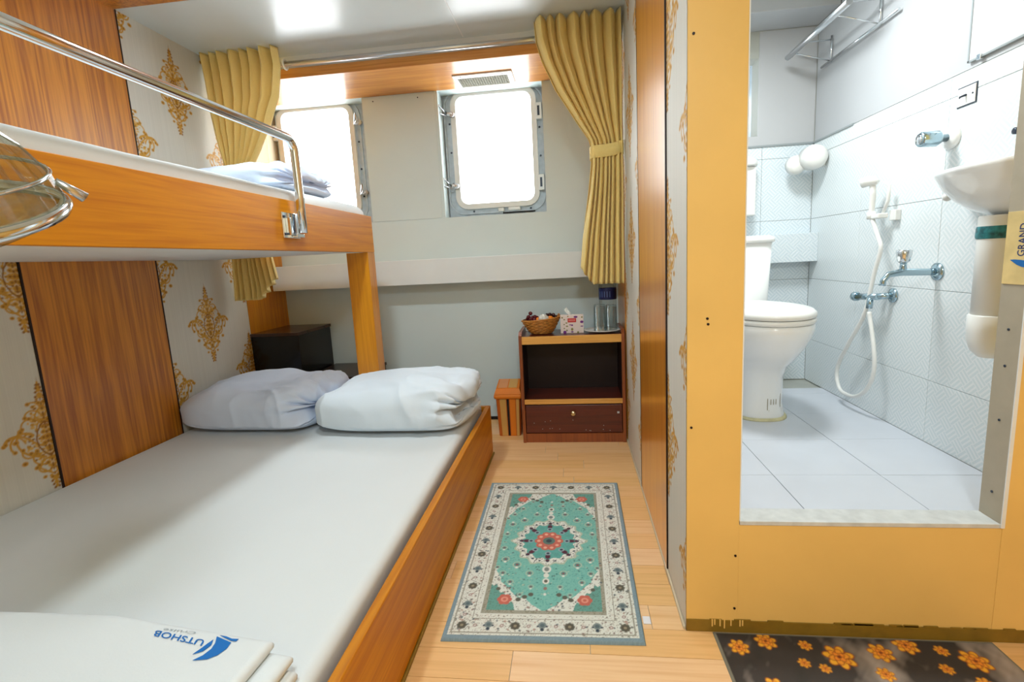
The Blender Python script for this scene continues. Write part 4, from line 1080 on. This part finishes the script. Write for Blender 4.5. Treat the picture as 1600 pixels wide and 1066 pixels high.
for x, y_, r in ((.055, .445, .028), (.135, .47, .03), (.235, .46, .018), (.305, .425, .040), (.205, .40, .016), (.25, .385, .015), (.42, .445, .032), (.50, .475, .032), (.39, .375, .022), (.27, .31, .030), (.55, .40, .017), (.58, .46, .018), (.64, .43, .036), (.61, .36, .02), (.10, .32, .03), (.45, .25, .035), (.66, .28, .03), (.15, .18, .03), (.55, .14, .03), (.35, .1, .03)): flower(x, y_, r)
ed = np.minimum(np.minimum(R.X, R.w-R.X), np.minimum(R.Y, R.h-R.Y)); R.blend(ed < .007, lin(120, 116, 100))
P = np.stack([R.X+.370-.0*R.Y+.010*(1-R.Y/R.h), R.Y+1.297-.50, .004+.0*R.X], -1); P[..., 2] *= np.clip(ed/.003, .1, 1)
grid_obj('door_mat', P, M_['mat'], None, R.c, label='dark floor mat with orange flowers below the bathroom sill', cat='mat')

# ---- lamp at the left edge
LW = Vector((-.630, .413, 1.174)); LT = -.22
lm = thing('hanging_lamp', 'ribbed glass lamp shade with a chrome ring, cut by the left edge', 'lamp', LW)
def lrel(p): return LW+Vector(p)
bm = B(); seg = 72; rings = []
for r, z in ((.022, .098), (.045, .094), (.070, .079), (.088, .058), (.102, .032), (.108, .006)):
    rings.append([bm.verts.new(lrel(((r+(.0026 if k % 2 else 0))*math.cos(2*PI*k/seg), (r+(.0026 if k % 2 else 0))*math.sin(2*PI*k/seg), z))) for k in range(seg)])
for a in range(5):
    for k in range(seg): f = bm.faces.new((rings[a][k], rings[a][(k+1) % seg], rings[a+1][(k+1) % seg], rings[a+1][k]))
obj('glass_shade', bm, M_['shade'], lm)
bm = B(); lathe(bm, [(.105, -.006), (.112, -.006), (.115, 0), (.112, .006), (.105, .006), (.105, -.006)], LW, 'z', 64, cap=False); obj('rim_ring', bm, M_['chrome'], lm)
for rr_, zz in ((.1045, .034), (.074, .080)):
    bm = B(); tube(bm, [lrel((rr_*math.cos(2*PI*k/48), rr_*math.sin(2*PI*k/48), zz)) for k in range(49)], .0022, 6, False); obj('wire_ring', bm, M_['chrome'], lm)
bm = B(); lathe(bm, [(.105, -.002), (.095, -.014), (.07, -.026), (.04, -.034), (.0001, -.037)], LW, 'z', 48); obj('glass_bowl', bm, M_['shade'], lm)
bm = B(); a = math.radians(48); ca, sa = math.cos(a), math.sin(a)
tube(bm, [lrel((.106*ca, .106*sa, .024)), lrel((.126*ca, .126*sa, .004))], [.0035, .006], 10); obj('ring_clip', bm, M_['steel'], lm)
bm = B(); sphere(bm, lrel((0, 0, .035)), .026, u=20, v=12); lathe(bm, [(.014, .055), (.014, .095)], LW, 'z', 16); obj('bulb', bm, mat('bulb_glass', srgb(206, 214, 204), .25, var=0), lm)
LN = Vector((.21, -.37, 1)).normalized(); LQ = Vector((0, 0, 1)).rotation_difference(LN).to_matrix().to_4x4()
lm.rotation_euler = LQ.to_euler()
top = LQ @ Vector((0, 0, .10)); Ri = LQ.inverted()
bm = B(); tube(bm, [LW+(Ri @ v_) for v_ in (top, top+Vector((-.012, 0, .03)), Vector((top.x-.02, top.y, .13)), Vector((top.x-.02, top.y, CEIL-LW.z)))], .006, 10)
lathe(bm, [(.03, .095), (.028, .110), (.006, .118)], LW, 'z', 16); obj('stem', bm, M_['chrome'], lm)

# ================================================================== BATHROOM OBJECTS
tl_ = thing('toilet', 'white close-coupled toilet with closed lid in the bathroom', 'toilet', (.845, 2.35, ZF))
def loft(secs, n=40):
    """secs: (z, cx, cy, rx, ry, p) superellipse sections"""
    bm = B(); rings = []
    for z, cx, cy, rx, ry, p in secs:
        rings.append([bm.verts.new((cx+rx*math.copysign(abs(math.cos(2*PI*k/n))**(2/p), math.cos(2*PI*k/n)), cy+ry*math.copysign(abs(math.sin(2*PI*k/n))**(2/p), math.sin(2*PI*k/n)), z)) for k in range(n)])
    for a in range(len(rings)-1):
        for k in range(n): f = bm.faces.new((rings[a][k], rings[a][(k+1) % n], rings[a+1][(k+1) % n], rings[a+1][k])); f.smooth = True
    bm.faces.new(list(reversed(rings[0]))); bm.faces.new(rings[-1])
    return bm
tcx = .845
obj('pedestal_bowl', loft([(ZF, tcx, 2.36, .118, .185, 2.6), (ZF+.02, tcx, 2.36, .116, .183, 2.6), (.40, tcx, 2.35, .106, .17, 2.5), (.52, tcx, 2.34, .104, .17, 2.4), (.575, tcx, 2.325, .112, .19, 2.3), (.62, tcx, 2.30, .134, .225, 2.2), (.67, tcx, 2.285, .160, .255, 2.15), (.715, tcx, 2.275, .178, .275, 2.1), (.745, tcx, 2.27, .186, .285, 2.1), (.772, tcx, 2.27, .187, .287, 2.1), (.778, tcx, 2.27, .180, .28, 2.1)]), M_['ceramic'], tl_)
obj('seat', loft([(.779, tcx, 2.265, .182, .277, 2.1), (.782, tcx, 2.265, .188, .283, 2.1), (.796, tcx, 2.265, .190, .285, 2.1), (.801, tcx, 2.265, .184, .28, 2.1)]), M_['plastic'], tl_)
obj('lid', loft([(.803, tcx, 2.265, .184, .28, 2.1), (.806, tcx, 2.265, .190, .286, 2.1), (.822, tcx, 2.265, .190, .285, 2.1), (.834, tcx, 2.27, .180, .272, 2.1), (.840, tcx, 2.275, .14, .22, 2.1)]), M_['plastic'], tl_)
tk = obj('tank', loft([(.76, tcx, 2.61, .130, .07, 5), (.80, tcx, 2.61, .138, .078, 5), (1.12, tcx, 2.61, .150, .09, 6)]), M_['ceramic'], tl_)
obj('tank_lid', loft([(1.12, tcx, 2.61, .152, .092, 6), (1.124, tcx, 2.61, .160, .100, 6), (1.142, tcx, 2.61, .160, .100, 6), (1.154, tcx, 2.61, .148, .088, 5)]), M_['ceramic'], tk)
bm = B(); lathe(bm, [(.022, 0), (.022, .006), (.018, .008)], (tcx, 2.61, 1.154), 'z', 20); obj('flush_button', bm, M_['chrome'], tk)
bm = B()
for (x0, x1, z0, z1) in ((.846, .911, .484, .487), (.846, .849, .375, .487), (.858, .902, .463, .467), (.858, .902, .432, .436), (.86, .863, .40, .425), (.872, .875, .40, .425), (.884, .887, .40, .425), (.908, .911, .375, .46)):
    yy = 2.188
    box(bm, x0, x1, 2.180, 2.186, z0, z1)
for v in bm.verts:  # wrap on the pedestal front
    t = (v.co.x-tcx)/.106; v.co.y = 2.35-.171*(max(0, 1-abs(t)**2.5))**(1/2.5)-.0006-(.0006 if v.co.y < 2.183 else 0)
obj('printed_mark', bm, mat('faded_print', srgb(150, 140, 116), .7, var=0), tl_)
bm = B()
for x0, x1, z0, z1 in ((.853, .911, .360, .376), (.868, .902, .338, .360)): box(bm, x0, x1, 2.180, 2.186, z0, z1)
for v in bm.verts: t = (v.co.x-tcx)/.108; v.co.y = 2.353-.174*(max(0, 1-abs(t)**2.5))**(1/2.5)-.0006
obj('glue_stain', bm, mat('stain', srgb(186, 180, 140), .8), tl_)
obj('cement_ring', loft([(ZF, tcx, 2.36, .128, .195, 2.6), (ZF+.006, tcx, 2.36, .124, .191, 2.6), (ZF+.012, tcx, 2.36, .117, .184, 2.6)]), mat('yellowed_cement', srgb(206, 200, 160), .9, var=.15, scale=30), tl_)

# hand spray, hose, valve on the right wall
sp_ = thing('bidet_spray', 'white hand spray hanging in its wall clip with a looped white hose', 'spray', (1.29, 2.25, 1.3))
bm = B()
tube(bm, [(1.235, 2.262, 1.345), (1.25, 2.245, 1.350), (1.262, 2.225, 1.348), (1.272, 2.212, 1.340)], [.021, .022, .018, .010], 16)
bm2 = bm; tube(bm2, [(1.262, 2.232, 1.340), (1.268, 2.236, 1.29), (1.270, 2.243, 1.235), (1.270, 2.240, 1.20)], [.012, .012, .011, .009], 14)
obj('spray_head', bm, M_['plastic'], sp_)
bm = B(); tube(bm, [(1.278, 2.185, 1.338), (1.290, 2.170, 1.32), (1.292, 2.175, 1.26), (1.286, 2.195, 1.21)], [.006, .007, .007, .006], 10); obj('trigger', bm, M_['plastic'], sp_)
bm = B(); box(bm, 1.305, BX, 2.145, 2.185, 1.180, 1.222, .003); box(bm, 1.26, 1.30, 2.18, 2.26, 1.192, 1.212, .004); lathe(bm, [(.017, -.012), (.017, .018)], (1.270, 2.242, 1.205), 'z', 14); obj('wall_clip', bm, M_['plastic'], sp_)
hp = [(1.27, 2.24, 1.20), (1.27, 2.19, 1.12), (1.27, 2.166, 1.064), (1.268, 2.198, .957), (1.262, 2.236, .789), (1.262, 2.34, .643), (1.264, 2.42, .53), (1.264, 2.435, .46), (1.262, 2.40, .405), (1.262, 2.343, .394), (1.262, 2.27, .405), (1.262, 2.20, .45), (1.262, 2.155, .52), (1.262, 2.148, .60), (1.262, 2.172, .70), (1.262, 2.205, .80)]
def spline(p, m_=6):
    p = [Vector(q) for q in p]; out = []
    for i in range(len(p)-1):
        a, b_, c_, d = p[max(0, i-1)], p[i], p[i+1], p[min(len(p)-1, i+2)]
        for k in range(m_):
            t = k/m_; out.append(.5*((2*b_)+(c_-a)*t+(2*a-5*b_+4*c_-d)*t*t+(3*b_-a-3*c_+d)*t**3))
    return out+[p[-1]]
bm = B(); tube(bm, spline(hp), .0085, 12); obj('hose', bm, M_['plastic'], sp_)
va = thing('angle_valve', 'chrome angle valve low on the tiled wall feeding the spray hose', 'valve', (1.29, 2.22, .86))
bm = B()
lathe(bm, [(.03, .0), (.03, -.006), (.014, -.012)], (BX, 2.16, .872), 'x', 20)
tube(bm, [(BX, 2.16, .872), (1.272, 2.175, .868)], .013, 12); tube(bm, [(1.272, 2.165, .868), (1.264, 2.30, .858)], .014, 12); tube(bm, [(1.266, 2.208, .862), (1.264, 2.21, .815)], [.012, .012], 12)
obj('valve_body', bm, M_['bluechrome'], va)
bm = B(); lathe(bm, [(.018, 0), (.021, .012), (.021, .026), (.014, .034)], (1.264, 2.295, .858), 'y', 10); obj('handle', bm, M_['bluechrome'], va)
tp = thing('bib_tap', 'chrome bib tap with cross-cut knob on the tiled wall beneath the basin edge', 'tap', (1.28, 1.88, .96))
bm = B()
lathe(bm, [(.032, 0), (.032, -.005), (.015, -.012)], (BX, 1.925, .978), 'x', 20)
tube(bm, [(BX, 1.925, .978), (1.29, 1.925, .978), (1.20, 1.918, .982), (1.155, 1.915, .975), (1.138, 1.914, .955), (1.135, 1.914, .935)], [.013, .013, .014, .011, .010, .011], 14)
tube(bm, [(1.205, 1.918, .985), (1.205, 1.918, 1.02)], [.012, .010], 12)
obj('spout', bm, M_['bluechrome'], tp)
bm = B(); lathe(bm, [(.014, 0), (.019, .006), (.024, .030), (.025, .044), (.018, .048)], (1.205, 1.918, 1.016), 'z', 8); obj('handle', bm, M_['chrome'], tp)
kn = thing('shower_knob', 'faceted clear-topped shower knob with round chrome plate on the wall', 'knob', (1.29, 1.9, 1.44))
bm = B(); lathe(bm, [(.040, 0), (.040, -.006), (.032, -.014), (.018, -.018)], (BX, 1.907, 1.442), 'x', 28); obj('wall_plate', bm, M_['ceramic'], kn)
bm = B(); lathe(bm, [(.013, -.016), (.013, -.035), (.020, -.04), (.027, -.05), (.0255, -.10), (.021, -.106), (.0001, -.107)], (BX, 1.907, 1.442), 'x', 12); obj('handle', bm, M_['bluechrome'], kn)
bm = B(); lathe(bm, [(.017, -.106), (.016, -.1085), (.0001, -.109)], (BX, 1.907, 1.442), 'x', 16); obj('knob_cap', bm, M_['chrome'], kn)
sw = thing('switch_plate', 'small white switch plate high on the tiled wall above the basin', 'switch', (BX, 1.85, 1.56))
bm = B(); box(bm, BX-.004, BX, 1.818, 1.892, 1.535, 1.592, .001); obj('plate', bm, M_['plastic'], sw)
bm = B(); tube(bm, [(BX-.004, 1.856, 1.566), (BX-.022, 1.858, 1.560)], [.004, .003], 8); obj('toggle', bm, M_['bolt'], sw)
bm = B()
for yy in (1.828, 1.882): lathe(bm, [(.003, -.0055), (.003, -.003)], (BX, yy, 1.564), 'x', 8)
obj('screw', bm, M_['bolt'], sw, kind='stuff')
bobj('plate_painted_shade', (BX-.002, BX-.0002, 1.814, 1.895, 1.531, 1.596), M_['bolt'], sw)  # dark sheet painting a line of shade round the switch plate
# mirror high on the right wall, its white reflection painted as a pale plate
mi = thing('pale_mirror', 'mirror painted pale as its white reflection, with thin dark edge, top right of the bathroom', 'panel', (BX, 1.7, 1.9))
bobj('plate', (BX-.006, BX-.002, 1.42, 1.854, 1.669, 2.15), mat('painted_reflection_white', srgb(214, 216, 218), .15, var=0), mi, .001)
bobj('edge', (BX-.0075, BX-.001, 1.852, 1.858, 1.665, 2.15), M_['greyplastic'], mi); bobj('edge', (BX-.0075, BX-.001, 1.42, 1.858, 1.664, 1.670), M_['greyplastic'], mi)
bm = B(); box(bm, BX-.012, BX, 1.80, 1.816, 1.658, 1.675, .001); obj('panel_clip', bm, M_['chrome'], mi)
# basin
bs = thing('wash_basin', 'white wall-hung wash basin cut by the right door jamb', 'basin', (1.29, 1.6, 1.2))
def basin():
    bm = B(); n = 40; rings = []
    bxx, byy = BX, 1.575
    for z, rx, ry in ((1.150, .045, .05), (1.158, .08, .10), (1.18, .125, .155), (1.21, .16, .20), (1.245, .186, .235), (1.275, .20, .252), (1.288, .208, .260), (1.300, .210, .262), (1.303, .200, .252), (1.296, .185, .235), (1.24, .15, .19), (1.19, .08, .10), (1.18, .02, .03)):
        ring = []
        for k in range(n+1):
            a = PI/2+PI*k/n
            ring.append(bm.verts.new((bxx+rx*math.cos(a), byy+ry*math.sin(a), z)))
        rings.append(ring)
    for a in range(len(rings)-1):
        for k in range(n): f = bm.faces.new((rings[a][k], rings[a][k+1], rings[a+1][k+1], rings[a+1][k])); f.smooth = True
    bm.faces.new(rings[0])
    return bm
obj('bowl', basin(), M_['ceramic'], bs)
bm = B(); sphere(bm, (1.245, 1.79, 1.232), .014); obj('overflow_cap', bm, M_['plastic'], bs)
wp = thing('waste_pipe', 'thick white waste pipe with a teal band below the wash basin', 'pipe', (1.25, 1.57, .8))
PXY = (1.245, 1.575)
bm = B(); lathe(bm, [(.050, 0), (.050, .30), (.047, .305)], (PXY[0], PXY[1], .852), 'z', 28); obj('pipe_body', bm, M_['plastic'], wp)
bm = B(); lathe(bm, [(.0001, -.06), (.025, -.055), (.044, -.035), (.054, -.005), (.056, .03), (.056, .072), (.052, .075)], (PXY[0], PXY[1], .79), 'z', 28); obj('end_cap', bm, M_['plastic'], wp)
bm = B(); lathe(bm, [(.0515, 0), (.054, .006), (.053, .03), (.0515, .036)], (PXY[0], PXY[1], 1.09), 'z', 28, cap=False); obj('teal_band', bm, mat('teal_tape', srgb(40, 116, 122), .4, var=.6, scale=60), wp)
bm = B(); tube(bm, [(PXY[0]+.03, PXY[1], .82), (BX, PXY[1], .82)], .02, 12); obj('wall_spigot', bm, M_['plastic'], wp)
bm = B(); lathe(bm, [(.010, 0), (.010, -.02), (.005, -.022)], (BX, 1.64, 1.40), 'x', 12); obj('coat_hook', bm, M_['bolt'], None, 'tiny dark wall hook beside the door jamb above the basin', 'hook', loc=(BX, 1.64, 1.4))
# chrome towel rack up by the ceiling
tr_ = thing('towel_rack', 'chrome towel rack high in the far right corner of the bathroom', 'rack', (1.25, 2.75, 2.1))
bm = B(); tube(bm, [(1.14, 2.80, 2.055), (1.14, 2.24, 2.055)], .014, 12); obj('front_tube', bm, M_['steel'], tr_)
bm = B()
for x, z in ((1.20, 2.10), (BX-.012, 2.0)): tube(bm, [(x, 2.82, z), (x, 2.22, z)], .006, 8)
obj('rod', bm, M_['chrome'], tr_)
for yy in (2.35, 2.74):
    bm = B(); tube(bm, [(1.14, yy, 2.055), (1.20, yy, 2.10), (BX, yy, 2.10)], .004, 6); tube(bm, [(BX-.006, yy, 2.12), (BX-.006, yy, 1.995)], .005, 6); tube(bm, [(1.14, yy, 2.055), (BX, yy, 2.0)], .003, 6); obj('bracket', bm, M_['chrome'], tr_)
# toilet roll holder
th_ = thing('roll_holder', 'round white toilet roll holder in the far corner over the tiles', 'roll holder', (1.27, 2.7, 1.55))
bm = B(); lathe(bm, [(.0001, -.045), (.030, -.043), (.055, -.03), (.062, -.01), (.062, .04)], (1.262, 2.745, 1.545), 'y', 28); obj('dome', bm, M_['plastic'], th_)
bm = B(); lathe(bm, [(.0001, -.03), (.03, -.028), (.048, -.012), (.05, .02)], (1.200, 2.80, 1.520), 'y', 24); obj('flap', bm, M_['plastic'], th_)
bm = B(); box(bm, 1.24, BX, 2.755, 2.80, 1.50, 1.59, .005); obj('wall_mount', bm, M_['plastic'], th_)
ds = thing('upright_dispenser', 'white upright dispenser under the bathroom window beside the door edge', 'dispenser', (.96, 2.85, 1.4))
bm = B(); box(bm, .90, 1.0, 2.80, BY, 1.27, 1.53, .008); obj('body', bm, M_['plastic'], ds)
bm = B(); lathe(bm, [(.06, 0), (.064, .01), (.062, .03), (.04, .05), (.0001, .055)], (.95, 2.835, 1.53), 'z', 24); obj('cap', bm, M_['plastic'], ds)
# drain grate
dg_ = thing('floor_drain', 'ribbed drain grate in the far right corner behind the toilet', 'drain', (1.24, 2.79, ZF-.02))
bm = B(); x0, x1, y0, y1 = 1.14, 1.318, 2.712, 2.88
for d in ((x0, x1, y0, y0+.008), (x0, x1, y1-.008, y1), (x0, x0+.008, y0, y1), (x1-.008, x1, y0, y1)): box(bm, *d, ZF-.02, ZF-.008)
obj('frame', bm, M_['greyplastic'], dg_)
for k in range(7):
    yy = y0+.02+.02*k; bobj('slat', (x0+.008, x1-.008, yy, yy+.009, ZF-.018, ZF-.010), mat('drain_green', srgb(126, 158, 164), .4) if k == 0 else dg_.children[1].data.materials[0], dg_)
# sticker on the jamb
st = thing('jamb_sticker', 'cream sticker with a blue wave, stuck upright on the door jamb', 'sticker', (XD2, 1.34, 1.06))
bm = B(); box(bm, XD2-.0022, XD2, YF+.001, YJ, .975, 1.155, .0004, 1)
obj('sheet', bm, mat('cream_sheet', srgb(226, 200, 136), .4, var=.12, scale=18), st)
text_mesh('lettering', 'GRAND', (XD2-.0026, 1.314, 1.045), (XD2-.0026, 1.314, 1.125), (XD2-.0026, 1.334, 1.045), M_['navy'], st, bold=.01)
bm = B(); poly(bm, [(XD2-.0028, a, b_) for a, b_ in ((1.352, 1.036), (1.340, 1.037), (1.322, 1.036), (1.306, 1.034), (1.306, 1.018), (1.318, 1.019), (1.332, 1.024))], .0004, (1, 0, 0)); obj('wave_mark', bm, M_['blue'], st)

# ---- lamp fixtures that hold the lights
def fixture(x, y_, r, label, group):
    t = thing('ceiling_light', label, 'light', (x, y_, CEIL), group)
    bm = B(); lathe(bm, [(r+.02, 0), (r+.02, -.03), (r+.008, -.04), (r+.008, 0)], (x, y_, CEIL-.006), 'z', 32, cap=False); obj('housing', bm, M_['white'], t)
    bm = B(); lathe(bm, [(r+.008, -.0), (r+.008, -.02), (.0001, -.02)], (x, y_, CEIL-.01), 'z', 32, cap=False); obj('diffuser', bm, M_['diff'], t)
fixture(-.83, 1.60, .12, 'round ceiling light over the bed, just above the frame', 'ceiling lights'); fixture(.15, -.45, .16, 'added round fill light behind the camera, unseen', 'ceiling lights'); fixture(.72, 2.05, .16, 'round bathroom ceiling light above the frame', 'ceiling lights')  # the one behind the camera is an added housing for the fill
